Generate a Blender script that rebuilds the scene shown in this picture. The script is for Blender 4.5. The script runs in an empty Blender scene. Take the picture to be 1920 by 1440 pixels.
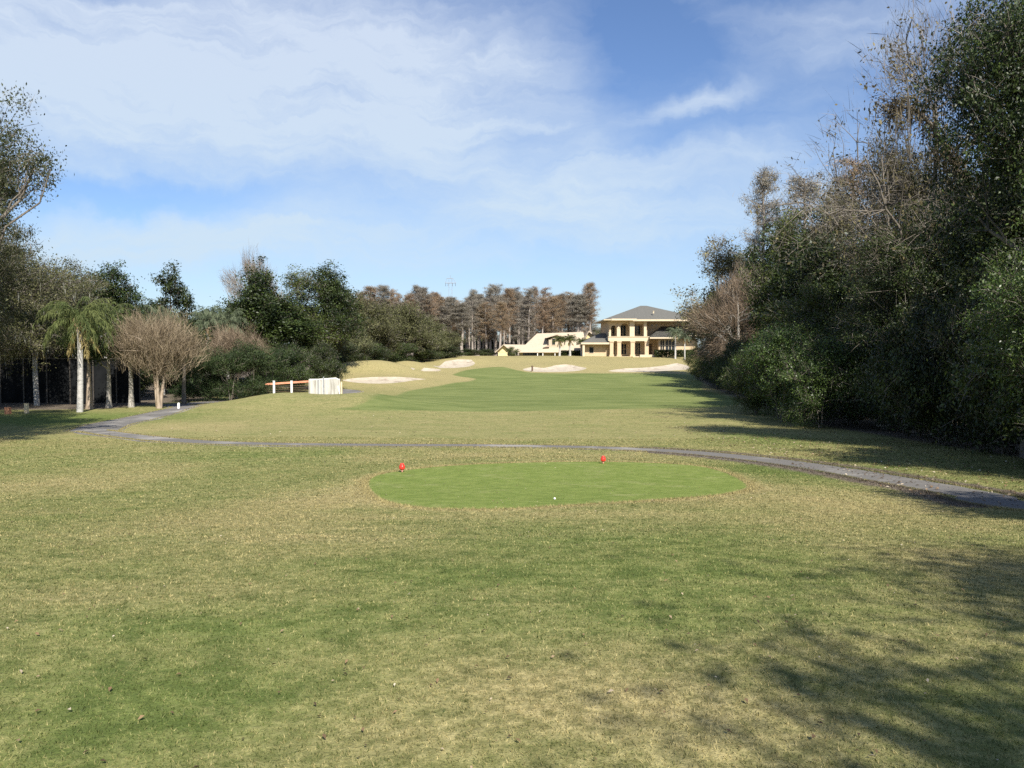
import bpy, math, random, time
import numpy as np
from mathutils import Vector
from mathutils.geometry import delaunay_2d_cdt

# ------------------------------------------------------------------ camera, sky, sun, exposure
scene = bpy.context.scene
C = scene.collection
F = 1507.0            # focal length in photo pixels (photo 1920 x 1440)
CZ = 5.0              # camera height above the low ground
HROW = 665.0          # row of the true horizon
PITCH = math.atan((720 - HROW) / F)
cam = bpy.data.cameras.new('camera')
cam.sensor_width = 36.0
cam.lens = 36.0 * F / 1920.0
cam.clip_start = 0.1
cam.clip_end = 3000
camo = bpy.data.objects.new('camera', cam)
C.objects.link(camo)
camo.location = (0, 0, CZ)
camo.rotation_euler = (math.pi / 2 - PITCH, 0, 0)
scene.camera = camo

SUN_EL = math.radians(40.5)
SUN_AZ = math.radians(180 - 17)      # clockwise from +Y (north); sun stands behind the camera to the right
sdir = Vector((math.sin(SUN_AZ) * math.cos(SUN_EL), math.cos(SUN_AZ) * math.cos(SUN_EL), math.sin(SUN_EL)))
sun = bpy.data.lights.new('sun', 'SUN')
sun.energy = 5.0
sun.angle = math.radians(0.53)
sun.color = (1.0, 0.95, 0.86)
suno = bpy.data.objects.new('sun', sun)
C.objects.link(suno)
suno.location = (20, -20, 40)
suno.rotation_euler = sdir.to_track_quat('Z', 'Y').to_euler()

scene.view_settings.view_transform = 'Standard'
scene.view_settings.look = 'None'
scene.view_settings.exposure = 0.68
scene.view_settings.gamma = 1.0
scene.cycles.max_bounces = 6
scene.cycles.diffuse_bounces = 3
scene.cycles.glossy_bounces = 2
scene.cycles.transmission_bounces = 4
scene.cycles.transparent_max_bounces = 4
scene.cycles.use_denoising = False


class NT:
    """tiny helper for node trees"""
    def __init__(s, tree):
        s.t = tree
        s.t.nodes.clear()

    def n(s, typ, **kw):
        nd = s.t.nodes.new(typ)
        for k, v in kw.items():
            if k == 'ins':
                for i, x in v.items():
                    s.put(nd, i, x)
            else:
                setattr(nd, k, v)
        return nd

    def put(s, nd, i, x):
        sock = nd.inputs[i]
        if isinstance(x, bpy.types.NodeSocket):
            s.t.links.new(x, sock)
        elif isinstance(x, bpy.types.Node):
            s.t.links.new(x.outputs[0], sock)
        else:
            if hasattr(sock, 'default_value'):
                dv = sock.default_value
                if hasattr(dv, '__len__') and not isinstance(x, str) and hasattr(x, '__len__') and len(dv) == 4 and len(x) == 3:
                    x = (*x, 1)
                sock.default_value = x

    def m(s, op, a, b=0.0, c=0.0, clamp=False):
        nd = s.n('ShaderNodeMath', operation=op, use_clamp=clamp)
        s.put(nd, 0, a); s.put(nd, 1, b)
        if op in ('MULTIPLY_ADD', 'SMOOTH_MAX', 'SMOOTH_MIN'):
            s.put(nd, 2, c)
        return nd.outputs[0]

    def mix(s, f, a, b):
        nd = s.n('ShaderNodeMix', data_type='RGBA')
        s.put(nd, 0, f); s.put(nd, 6, a); s.put(nd, 7, b)
        return nd.outputs[2]

    def noise(s, vec, scale, detail=4, rough=0.5, dist=0.0):
        nd = s.n('ShaderNodeTexNoise')
        if vec is not None:
            s.put(nd, 'Vector', vec)
        s.put(nd, 'Scale', scale); s.put(nd, 'Detail', detail); s.put(nd, 'Roughness', rough); s.put(nd, 'Distortion', dist)
        return nd.outputs[0]

    def ramp(s, f, lo, hi, smooth=True):
        nd = s.n('ShaderNodeMapRange', interpolation_type='SMOOTHSTEP' if smooth else 'LINEAR')
        s.put(nd, 0, f); s.put(nd, 1, lo); s.put(nd, 2, hi); s.put(nd, 3, 0.0); s.put(nd, 4, 1.0)
        return nd.outputs[0]


world = bpy.data.worlds.new('World')
scene.world = world
world.use_nodes = True
w = NT(world.node_tree)
sky = w.n('ShaderNodeTexSky', sky_type='NISHITA', sun_disc=False, sun_elevation=SUN_EL, sun_rotation=SUN_AZ,
          air_density=1.0, dust_density=0.6, ozone_density=1.6, altitude=10)
tc = w.n('ShaderNodeTexCoord')
sep = w.n('ShaderNodeSeparateXYZ', ins={0: tc.outputs['Generated']})
X_, Y_, Z_ = sep.outputs
az = w.m('ARCTAN2', X_, Y_)
el = w.m('ARCSINE', Z_)


def blob(px, py, rx, ry, rot=0.0, soft=1.0):
    """soft elliptical patch of sky round a direction (azimuth, elevation)"""
    a0 = math.atan((px - 960) / F)
    e0 = math.atan((HROW - py) / F * math.cos(a0))
    da = w.m('SUBTRACT', waz, a0)
    de = w.m('SUBTRACT', wel, e0)
    c, s_ = math.cos(math.radians(rot)), math.sin(math.radians(rot))
    u = w.m('ADD', w.m('MULTIPLY', da, c * F / rx), w.m('MULTIPLY', de, s_ * F / rx))
    v = w.m('ADD', w.m('MULTIPLY', da, -s_ * F / ry), w.m('MULTIPLY', de, c * F / ry))
    r = w.m('SQRT', w.m('ADD', w.m('MULTIPLY', u, u), w.m('MULTIPLY', v, v)))
    return w.ramp(r, 1.0, 1.0 - soft)


cv = w.n('ShaderNodeCombineXYZ', ins={0: az, 1: w.m('MULTIPLY', el, 1.0), 2: 0.0})
warp1 = w.noise(cv, 5.0, 5, 0.55)
cv2 = w.n('ShaderNodeCombineXYZ', ins={0: az, 1: el, 2: 7.3})
warp2 = w.noise(cv2, 6.0, 6, 0.6)
waz = w.m('ADD', az, w.m('MULTIPLY', w.m('SUBTRACT', warp1, 0.5), 0.16))
wel = w.m('ADD', el, w.m('MULTIPLY', w.m('SUBTRACT', warp2, 0.5), 0.12))
# stretched cirrus fibres
rot = w.n('ShaderNodeMapping', ins={'Vector': w.n('ShaderNodeCombineXYZ', ins={0: waz, 1: wel, 2: 0.0}), 'Rotation': (0, 0, math.radians(-12)), 'Scale': (1.0, 8.0, 1.0)})
fib = w.noise(rot, 3.2, 9, 0.62, 0.4)
rot2 = w.n('ShaderNodeMapping', ins={'Vector': w.n('ShaderNodeCombineXYZ', ins={0: waz, 1: wel, 2: 3.1}), 'Rotation': (0, 0, math.radians(18)), 'Scale': (2.0, 6.0, 1.0)})
fib2 = w.noise(rot2, 5.0, 9, 0.65, 0.2)
dens = None


def addb(b, k):
    global dens
    t = w.m('MULTIPLY', b, k)
    dens = t if dens is None else w.m('ADD', dens, t)


addb(blob(430, 160, 730, 215, 4, 0.55), 1.0)
addb(blob(1040, 200, 240, 90, -35, 0.9), 0.35)
addb(blob(1000, 330, 420, 170, -18, 0.8), 0.55)
addb(blob(200, 450, 800, 60, 3, 0.9), 0.42)
addb(blob(760, 430, 1000, 140, 5, 0.9), 0.50)
addb(blob(1290, 208, 165, 36, 12, 0.9), 0.8)
addb(blob(1350, 300, 260, 60, 8, 0.9), 0.5)
addb(blob(1620, 40, 300, 90, 8, 0.9), 0.42)
addb(blob(1500, 400, 300, 120, 0, 0.9), 0.35)
addb(blob(300, 365, 330, 42, 2, 0.8), -0.50)
addb(blob(1190, 90, 190, 120, -20, 0.9), -0.32)
addb(blob(250, 0, 220, 18, 0, 0.9), -0.25)
base = w.m('ADD', w.m('ADD', dens, 0.13), w.m('MULTIPLY', w.ramp(el, 0.26, 0.02), 0.34))
dn = w.m('MULTIPLY', base, w.m('ADD', w.m('MULTIPLY', fib, 1.25), w.m('ADD', w.m('MULTIPLY', fib2, 0.6), 0.02)))
dn = w.m('ADD', dn, w.m('MULTIPLY', w.m('SUBTRACT', w.m('MULTIPLY', fib, fib2), 0.25), 0.6))
mask = w.m('MULTIPLY', w.ramp(dn, -0.02, 1.12, False), 0.95, clamp=True)
upper = w.ramp(Z_, -0.02, 0.05)
mask = w.m('MULTIPLY', mask, upper)
skyc = w.mix(1.0, sky.outputs[0], sky.outputs[0])
mul = w.n('ShaderNodeMix', data_type='RGBA', blend_type='MULTIPLY')
w.put(mul, 0, 1.0); w.put(mul, 6, sky.outputs[0]); w.put(mul, 7, (0.80, 0.92, 1.14, 1))
SKY_K = 0.078
cl = w.mix(w.ramp(Z_, 0.0, 0.5), (5.0, 6.3, 7.4, 1), (5.3, 6.0, 7.3, 1))
col = w.mix(mask, mul.outputs[2], cl)
bg = w.n('ShaderNodeBackground', ins={'Color': col, 'Strength': SKY_K})
w.n('ShaderNodeOutputWorld', ins={'Surface': bg})

# ------------------------------------------------------------------ small utilities
U = random.Random(5)


def tag(o, label=None, cat=None, group=None, kind=None):
    if label: o['label'] = label
    if cat: o['category'] = cat
    if group: o['group'] = group
    if kind: o['kind'] = kind
    return o


def mesh_np(name, verts, faces_list, mat=None, smooth=False, attrs=None):
    """faces_list: list of int arrays (n,k), each of one polygon size"""
    me = bpy.data.meshes.new(name)
    verts = np.asarray(verts, dtype=np.float32)
    faces_list = [np.asarray(f, dtype=np.int32) for f in faces_list if len(f)]
    me.vertices.add(len(verts))
    me.vertices.foreach_set('co', verts.ravel())
    nl = sum(f.size for f in faces_list); nf = sum(len(f) for f in faces_list)
    me.loops.add(nl); me.polygons.add(nf)
    me.loops.foreach_set('vertex_index', np.concatenate([f.ravel() for f in faces_list]))
    starts = []; s = 0
    for f in faces_list:
        starts.append(s + np.arange(len(f)) * f.shape[1]); s += f.size
    me.polygons.foreach_set('loop_start', np.concatenate(starts).astype(np.int32))
    if smooth:
        me.polygons.foreach_set('use_smooth', np.ones(nf, dtype=bool))
    me.update(calc_edges=True)
    for k, v in (attrs or {}).items():
        a = me.attributes.new(k, 'FLOAT', 'POINT')
        a.data.foreach_set('value', np.asarray(v, dtype=np.float32))
    if mat: me.materials.append(mat)
    return me


def link(name, me, parent=None, loc=None):
    o = bpy.data.objects.new(name, me)
    C.objects.link(o)
    if parent is not None: o.parent = parent
    if loc is not None: o.location = loc
    return o


def empty(name, loc, rz=0.0):
    o = bpy.data.objects.new(name, None)
    o.empty_display_size = 0.3
    C.objects.link(o)
    o.location = loc; o.rotation_euler = (0, 0, rz)
    return o


def copy_tree(o, parent=None):
    c = o.copy(); C.objects.link(c); c.parent = parent
    for ch in list(o.children):
        copy_tree(ch, c)
    return c


class MB:
    """collects shapes for ONE mesh"""
    def __init__(s): s.v = []; s.f = []

    def add(s, vs, fs):
        b = len(s.v); s.v += [tuple(p) for p in vs]; s.f += [tuple(b + i for i in f) for f in fs]
        return s

    def box(s, x0, x1, y0, y1, z0, z1):
        vs = [(x, y, z) for z in (z0, z1) for y in (y0, y1) for x in (x0, x1)]
        return s.add(vs, [(0, 2, 3, 1), (4, 5, 7, 6), (0, 1, 5, 4), (2, 6, 7, 3), (0, 4, 6, 2), (1, 3, 7, 5)])

    def prism(s, poly, y0, y1):
        """polygon in x,z extruded along y"""
        n = len(poly)
        vs = [(x, y0, z) for x, z in poly] + [(x, y1, z) for x, z in poly]
        fs = [tuple(range(n)), tuple(range(2 * n - 1, n - 1, -1))] + [(i, (i + 1) % n, n + (i + 1) % n, n + i)[::-1] for i in range(n)]
        return s.add(vs, fs)

    def lathe(s, prof, cx=0, cy=0, cz=0, n=16):
        b = [];
        for r, z in prof:
            for k in range(n):
                a = 2 * math.pi * k / n
                b.append((cx + r * math.cos(a), cy + r * math.sin(a), cz + z))
        fs = []
        for i in range(len(prof) - 1):
            for k in range(n):
                fs.append((i * n + k, i * n + (k + 1) % n, (i + 1) * n + (k + 1) % n, (i + 1) * n + k))
        fs.append(tuple(range(n))[::-1]); fs.append(tuple((len(prof) - 1) * n + k for k in range(n)))
        return s.add(b, fs)

    def bar(s, p, q, r, n=8, r2=None):
        p = Vector(p); q = Vector(q); d = (q - p).normalized()
        u = d.orthogonal().normalized(); v = d.cross(u)
        r2 = r if r2 is None else r2
        vs = [];
        for c, rr in ((p, r), (q, r2)):
            for k in range(n):
                a = 2 * math.pi * k / n
                vs.append(c + (u * math.cos(a) + v * math.sin(a)) * rr)
        fs = [(k, (k + 1) % n, n + (k + 1) % n, n + k) for k in range(n)] + [tuple(range(n))[::-1], tuple(range(n, 2 * n))]
        return s.add(vs, fs)

    def hip(s, x0, x1, y0, y1, z0, rx0, rx1, ry, z1, th=0.0):
        """hip roof: eave rectangle and a ridge rx0..rx1 at ry"""
        vs = [(x0, y0, z0), (x1, y0, z0), (x1, y1, z0), (x0, y1, z0), (rx0, ry, z1), (rx1, ry, z1)]
        return s.add(vs, [(0, 1, 5, 4), (1, 2, 5), (2, 3, 4, 5), (3, 0, 4), (3, 2, 1, 0)])

    def build(s, name, mat, parent=None, smooth=False, bevel=0.0):
        me = bpy.data.meshes.new(name)
        me.from_pydata(s.v, [], s.f)
        if smooth:
            me.polygons.foreach_set('use_smooth', [True] * len(me.polygons))
        me.update()
        if mat: me.materials.append(mat)
        return link(name, me, parent)


# ------------------------------------------------------------------ materials
def mat_new(name):
    m = bpy.data.materials.new(name); m.use_nodes = True
    return m, NT(m.node_tree)


def finish(t, bsdf):
    t.n('ShaderNodeOutputMaterial', ins={'Surface': bsdf})


def leaf_mat(name, dark, mid, light, trans=0.28, rough=0.55, hue=0.05, spec=0.2):
    m, t = mat_new(name)
    at = t.n('ShaderNodeAttribute', attribute_name='tint')
    oi = t.n('ShaderNodeObjectInfo')
    f = t.m('ADD', at.outputs['Fac'], t.m('MULTIPLY', t.m('SUBTRACT', oi.outputs['Random'], 0.5), 0.2))
    r = t.n('ShaderNodeValToRGB')
    t.put(r, 0, f)
    e = r.color_ramp.elements
    e[0].position = 0.0; e[0].color = (*dark, 1)
    e[1].position = 1.0; e[1].color = (*light, 1)
    k = e.new(0.5); k.color = (*mid, 1)
    hs = t.n('ShaderNodeHueSaturation', ins={'Hue': t.m('ADD', 0.5 - hue / 4, t.m('MULTIPLY', oi.outputs['Random'], hue / 2)), 'Saturation': 1.0, 'Value': 1.0, 'Fac': 1.0, 'Color': r.outputs[0]})
    b = t.n('ShaderNodeBsdfPrincipled', ins={'Base Color': hs, 'Roughness': rough, 'Specular IOR Level': spec})
    tr = t.n('ShaderNodeBsdfTranslucent', ins={'Color': hs})
    mx = t.n('ShaderNodeMixShader', ins={0: trans, 1: b, 2: tr})
    finish(t, mx)
    return m


def rough_mat(name, c1, c2, scale=3.0, rough=0.85, bump=0.3, stretch=(1, 1, 1), spec=0.3, c3=None, s3=0.7):
    m, t = mat_new(name)
    tcn = t.n('ShaderNodeTexCoord')
    mp = t.n('ShaderNodeMapping', ins={'Vector': tcn.outputs['Object'], 'Scale': stretch})
    nz = t.noise(mp, scale, 8, 0.65)
    c = t.mix(t.ramp(nz, 0.3, 0.7), c1, c2)
    if c3:
        nz2 = t.noise(mp, scale * s3 * 0.2, 4, 0.6)
        c = t.mix(t.ramp(nz2, 0.5, 0.68), c, c3)
    bp = t.n('ShaderNodeBump', ins={'Strength': bump, 'Distance': 0.05, 'Height': nz})
    b = t.n('ShaderNodeBsdfPrincipled', ins={'Base Color': c, 'Roughness': rough, 'Specular IOR Level': spec, 'Normal': bp})
    finish(t, b)
    return m


M = {}
M['bark'] = rough_mat('bark', (0.10, 0.085, 0.065), (0.23, 0.20, 0.165), 6, 0.9, 0.6, (1, 1, 0.25))
M['bark_pale'] = rough_mat('bark_pale', (0.26, 0.235, 0.20), (0.45, 0.42, 0.37), 5, 0.9, 0.5, (1, 1, 0.3))
M['bark_cypress'] = rough_mat('bark_cypress', (0.22, 0.185, 0.155), (0.42, 0.365, 0.315), 5, 0.9, 0.5, (1, 1, 0.15))
M['bark_myrtle'] = rough_mat('bark_myrtle', (0.24, 0.18, 0.12), (0.42, 0.34, 0.26), 4, 0.7, 0.3, (1, 1, 0.4))
M['palm_trunk'] = rough_mat('palm_trunk', (0.36, 0.34, 0.31), (0.56, 0.54, 0.50), 9, 0.9, 0.4, (0.6, 0.6, 5), c3=(0.27, 0.26, 0.23))
M['palm_boot'] = rough_mat('palm_boot', (0.22, 0.12, 0.06), (0.62, 0.46, 0.30), 5, 0.85, 0.5, (1, 1, 0.4))
M['leaf_oak'] = leaf_mat('leaf_oak', (0.040, 0.046, 0.018), (0.100, 0.105, 0.042), (0.23, 0.225, 0.11), 0.25)
M['leaf_dark'] = leaf_mat('leaf_dark', (0.009, 0.017, 0.005), (0.027, 0.042, 0.010), (0.095, 0.128, 0.032), 0.25, 0.45, spec=0.35)
M['leaf_mid'] = leaf_mat('leaf_mid', (0.024, 0.038, 0.010), (0.068, 0.092, 0.022), (0.16, 0.19, 0.05), 0.28, 0.48)
M['leaf_bright'] = leaf_mat('leaf_bright', (0.02, 0.04, 0.008), (0.062, 0.11, 0.022), (0.16, 0.24, 0.055), 0.28, 0.42, spec=0.5)
M['leaf_yellow'] = leaf_mat('leaf_yellow', (0.085, 0.075, 0.035), (0.22, 0.20, 0.09), (0.38, 0.36, 0.17), 0.3)
M['leaf_sparse'] = leaf_mat('leaf_sparse', (0.07, 0.06, 0.03), (0.16, 0.14, 0.065), (0.30, 0.27, 0.12), 0.3)
M['leaf_rust'] = leaf_mat('leaf_rust', (0.13, 0.10, 0.075), (0.31, 0.19, 0.11), (0.47, 0.30, 0.17), 0.2)
M['leaf_cypress_grey'] = leaf_mat('leaf_cypress_grey', (0.15, 0.14, 0.115), (0.27, 0.24, 0.19), (0.38, 0.34, 0.27), 0.15)
M['leaf_juniper'] = leaf_mat('leaf_juniper', (0.015, 0.028, 0.011), (0.036, 0.058, 0.020), (0.085, 0.12, 0.04), 0.12)
M['twig_brown'] = leaf_mat('twig_brown', (0.11, 0.08, 0.052), (0.215, 0.165, 0.108), (0.35, 0.28, 0.19), 0.0)
M['twig_grey'] = leaf_mat('twig_grey', (0.10, 0.085, 0.068), (0.19, 0.165, 0.135), (0.33, 0.295, 0.245), 0.0)
M['snag_leaf'] = leaf_mat('snag_leaf', (0.045, 0.035, 0.022), (0.10, 0.08, 0.045), (0.20, 0.165, 0.09), 0.15)
M['leaf_vine'] = leaf_mat('leaf_vine', (0.06, 0.055, 0.025), (0.15, 0.135, 0.06), (0.27, 0.25, 0.11), 0.28)
M['leaf_edge'] = leaf_mat('leaf_edge', (0.018, 0.024, 0.010), (0.055, 0.066, 0.028), (0.15, 0.155, 0.075), 0.22)
M['moss'] = leaf_mat('moss', (0.12, 0.12, 0.095), (0.22, 0.22, 0.175), (0.36, 0.36, 0.30), 0.2)
M['palm_leaf'] = leaf_mat('palm_leaf', (0.03, 0.042, 0.014), (0.085, 0.108, 0.034), (0.20, 0.21, 0.075), 0.28)
M['palm_grey'] = leaf_mat('palm_grey', (0.05, 0.07, 0.035), (0.12, 0.15, 0.085), (0.23, 0.26, 0.16), 0.25)
M['palm_dead'] = leaf_mat('palm_dead', (0.16, 0.12, 0.05), (0.30, 0.22, 0.09), (0.42, 0.32, 0.15), 0.2)

# turf -------------------------------------------------------------
GREEN = (0.165, 0.200, 0.056); GREEN2 = (0.100, 0.132, 0.034)
TAN = (0.395, 0.332, 0.155); TAN2 = (0.235, 0.198, 0.088)


def turf_mat(name, blades=False):
    m, t = mat_new(name)
    dry = t.n('ShaderNodeAttribute', attribute_name='dry').outputs['Fac']
    fair = t.n('ShaderNodeAttribute', attribute_name='fair').outputs['Fac']
    dirt = t.n('ShaderNodeAttribute', attribute_name='dirt').outputs['Fac']
    geo = t.n('ShaderNodeNewGeometry')
    pos = geo.outputs['Position']
    n_big = t.noise(pos, 0.55, 5, 0.6)
    n_mid = t.noise(pos, 3.2, 5, 0.65)
    mp = t.n('ShaderNodeMapping', ins={'Vector': pos, 'Scale': (0.35, 1.0, 1.0)})
    n_str = t.noise(mp, 1.3, 5, 0.6)
    n_fine = t.noise(pos, 42.0, 4, 0.8)
    n_fine2 = t.noise(pos, 11.0, 5, 0.7)
    f = t.m('ADD', dry, t.m('MULTIPLY', t.m('SUBTRACT', n_big, 0.5), 0.9))
    f = t.m('ADD', f, t.m('MULTIPLY', t.m('SUBTRACT', n_mid, 0.5), 0.8))
    f = t.m('ADD', f, t.m('MULTIPLY', t.m('SUBTRACT', n_str, 0.5), 0.75))
    if blades:
        tint = t.n('ShaderNodeAttribute', attribute_name='tint').outputs['Fac']
        f = t.m('ADD', f, t.m('MULTIPLY', t.m('SUBTRACT', tint, 0.5), 1.1))
    else:
        f = t.m('ADD', f, t.m('MULTIPLY', t.m('SUBTRACT', n_fine2, 0.5), 0.8))
    f = t.m('MULTIPLY', t.m('ADD', f, 0.0), 1.0, clamp=True)
    g = t.mix(t.ramp(n_mid, 0.35, 0.65), GREEN2, GREEN)
    d = t.mix(t.ramp(n_fine2, 0.35, 0.65), TAN2, TAN)
    c = t.mix(f, g, d)
    # mown fairway and tee turf
    fn = t.m('ADD', fair, t.m('MULTIPLY', t.m('SUBTRACT', n_str, 0.5), 0.5))
    fm = t.ramp(fn, 0.35, 0.65)
    mpf = t.n('ShaderNodeMapping', ins={'Vector': pos, 'Scale': (0.18, 0.5, 1.0)})
    nf = t.noise(mpf, 1.0, 6, 0.65)
    fc = t.mix(t.ramp(nf, 0.33, 0.68), (0.118, 0.150, 0.044), (0.192, 0.215, 0.074))
    c = t.mix(fm, c, fc)
    tee = t.n('ShaderNodeAttribute', attribute_name='tee').outputs['Fac']
    tcol = t.mix(t.ramp(n_mid, 0.3, 0.7), (0.135, 0.182, 0.038), (0.200, 0.242, 0.062))
    tcol = t.mix(t.m('MULTIPLY', t.ramp(t.noise(pos, 1.1, 5, 0.7), 0.5, 0.72), 0.6), tcol, (0.27, 0.275, 0.11))
    c = t.mix(t.ramp(t.m('ADD', tee, t.m('MULTIPLY', t.m('SUBTRACT', n_fine2, 0.5), 1.6)), 0.35, 0.65), c, tcol)
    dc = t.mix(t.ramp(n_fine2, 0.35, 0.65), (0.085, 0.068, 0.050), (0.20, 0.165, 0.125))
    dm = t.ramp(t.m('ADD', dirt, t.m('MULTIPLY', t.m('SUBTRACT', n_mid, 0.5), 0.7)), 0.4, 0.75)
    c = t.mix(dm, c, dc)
    if blades:
        v = t.m('ADD', t.m('MULTIPLY', tint, .85), 0.6)
    else:
        v = t.m('ADD', t.m('MULTIPLY', n_fine, 1.1), t.m('ADD', t.m('MULTIPLY', n_fine2, 0.7), 0.12))
    vm = t.n('ShaderNodeMix', data_type='RGBA', blend_type='MULTIPLY')
    t.put(vm, 0, 1.0); t.put(vm, 6, c)
    cc = t.n('ShaderNodeCombineXYZ', ins={0: v, 1: v, 2: v})
    t.put(vm, 7, cc.outputs[0])
    if blades:
        b = t.n('ShaderNodeBsdfPrincipled', ins={'Base Color': vm.outputs[2], 'Roughness': 0.6, 'Specular IOR Level': 0.2})
        tr = t.n('ShaderNodeBsdfTranslucent', ins={'Color': vm.outputs[2]})
        finish(t, t.n('ShaderNodeMixShader', ins={0: 0.3, 1: b, 2: tr}))
    else:
        h = t.m('ADD', t.m('MULTIPLY', n_fine2, 0.6), t.m('MULTIPLY', n_fine, 0.4))
        bp = t.n('ShaderNodeBump', ins={'Strength': 0.55, 'Distance': 0.06, 'Height': h})
        b = t.n('ShaderNodeBsdfPrincipled', ins={'Base Color': vm.outputs[2], 'Roughness': 0.95, 'Specular IOR Level': 0.1, 'Normal': bp})
        finish(t, b)
    return m


M['turf'] = turf_mat('turf')
M['blades'] = turf_mat('blades', True)
M['path'] = rough_mat('path_asphalt', (0.135, 0.127, 0.115), (0.18, 0.168, 0.152), 30, 0.95, 0.15, c3=(0.29, 0.27, 0.24), s3=0.06)
M['sand'] = rough_mat('sand', (0.41, 0.35, 0.26), (0.52, 0.45, 0.35), 1.6, 0.95, 0.6, c3=(0.32, 0.26, 0.19), s3=2.0)
M['litter'] = leaf_mat('litter', (0.07, 0.05, 0.03), (0.26, 0.17, 0.09), (0.66, 0.58, 0.44), 0.1)
M['stucco'] = rough_mat('stucco', (0.49, 0.37, 0.235), (0.56, 0.43, 0.28), 2.0, 0.9, 0.1)
M['trim'] = rough_mat('trim', (0.54, 0.44, 0.30), (0.60, 0.50, 0.35), 2.0, 0.8, 0.05)
M['shingle'] = rough_mat('shingle', (0.095, 0.092, 0.080), (0.165, 0.158, 0.138), 2.5, 0.9, 0.3, (1, 4, 4))
M['tile_roof'] = rough_mat('tile_roof', (0.42, 0.345, 0.25), (0.50, 0.42, 0.315), 1.3, 0.85, 0.3, (1, 4, 4))
M['wall_yellow'] = rough_mat('wall_yellow', (0.60, 0.50, 0.27), (0.66, 0.56, 0.32), 2, 0.9, 0.1)
M['brown_trim'] = rough_mat('brown_trim', (0.36, 0.27, 0.20), (0.44, 0.34, 0.26), 3, 0.8, 0.1)
M['white_paint'] = rough_mat('white_paint', (0.42, 0.40, 0.35), (0.58, 0.56, 0.51), 7, 0.7, 0.1, (1, 1, .08), c3=(0.26, 0.24, 0.20), s3=2.2)
M['clean_white'] = rough_mat('clean_white', (0.78, 0.77, 0.73), (0.82, 0.81, 0.78), 3, 0.5, 0.05)
M['orange'] = rough_mat('orange_rail', (0.55, 0.20, 0.11), (0.68, 0.30, 0.18), 3, 0.6, 0.1)
M['brick'] = rough_mat('brick', (0.40, 0.17, 0.09), (0.52, 0.26, 0.15), 8, 0.85, 0.3)
M['cream_stone'] = rough_mat('cream_stone', (0.60, 0.48, 0.30), (0.70, 0.58, 0.38), 6, 0.85, 0.3)
M['wood_dark'] = rough_mat('wood_dark', (0.09, 0.06, 0.04), (0.16, 0.11, 0.07), 5, 0.8, 0.3)
M['steel'] = rough_mat('steel', (0.22, 0.23, 0.24), (0.34, 0.35, 0.36), 4, 0.5, 0.05)
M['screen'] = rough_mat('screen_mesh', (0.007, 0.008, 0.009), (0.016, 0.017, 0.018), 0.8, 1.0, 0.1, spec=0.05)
M['bronze'] = rough_mat('bronze', (0.05, 0.045, 0.04), (0.08, 0.07, 0.06), 3, 0.5, 0.05)
M['soil'] = rough_mat('soil', (0.06, 0.045, 0.03), (0.12, 0.09, 0.06), 3, 0.95, 0.4)


def glass_mat():
    m, t = mat_new('window_glass')
    b = t.n('ShaderNodeBsdfPrincipled', ins={'Base Color': (0.025, 0.03, 0.035, 1), 'Roughness': 0.12, 'Specular IOR Level': 0.6})
    finish(t, b); return m


M['glass'] = glass_mat()


def plain(name, c, rough=0.4, spec=0.5):
    m, t = mat_new(name)
    tcn = t.n('ShaderNodeTexCoord')
    nz = t.noise(tcn.outputs['Object'], 25, 4, 0.6)
    cc = t.mix(nz, tuple(x * 0.85 for x in c), tuple(min(1, x * 1.1) for x in c))
    finish(t, t.n('ShaderNodeBsdfPrincipled', ins={'Base Color': cc, 'Roughness': rough, 'Specular IOR Level': spec}))
    return m


M['red'] = plain('marker_red', (0.70, 0.045, 0.03), 0.35)
M['pink'] = plain('marker_pink', (0.75, 0.35, 0.28), 0.5)
M['ball'] = plain('ball_white', (0.82, 0.82, 0.78), 0.3)

# ------------------------------------------------------------------ terrain height
DT = np.array([[-400, 1.6], [-60, 1.6], [-8, 1.6], [0, 1.6], [3.2, 1.65], [6, 1.85], [10, 2.25], [14, 2.72], [18, 3.05], [22, 3.26], [26, 3.45], [29, 3.58], [33, 3.70],
               [38, 3.82], [45, 4.03], [60, 4.18], [80, 4.40], [100, 4.33], [120, 3.92], [135, 3.35], [150, 2.69], [160, 2.2], [170, 1.5],
               [178, 0.9], [184, 0.5], [190, 0.35], [200, 0.32], [260, 0.3], [3000, 0.3]])
_yy = np.arange(-400, 3000, 0.5)
_dd = np.interp(_yy, DT[:, 0], DT[:, 1])
_k = np.exp(-0.5 * (np.arange(-8, 9) / 3.0) ** 2); _k /= _k.sum()
_dd = np.convolve(np.pad(_dd, 8, mode='edge'), _k, mode='valid')


def sstep(a, b, x):
    t = np.clip((x - a) / (b - a), 0, 1)
    return t * t * (3 - 2 * t)


BUMPS = [(-20.4, 128, 6.2, 7, 2.35), (-19.5, 149, 5.2, 6, 1.55), (-11, 168, 6, 6, 0.95), (-17.5, 114, 7, 6.5, 0.9),
         (11, 158, 9, 6, 0.55), (27, 168, 9, 6, 0.5), (3, 176, 14, 5, 0.25), (-31, 120, 8, 14, 1.0), (-26.5, 125, 5, 6, 1.0)]
_rs = np.random.RandomState(3)
_wav = [(_rs.uniform(0, 6.28), _rs.uniform(0.06, 0.35), _rs.uniform(0, 6.28)) for _ in range(10)]


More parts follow.
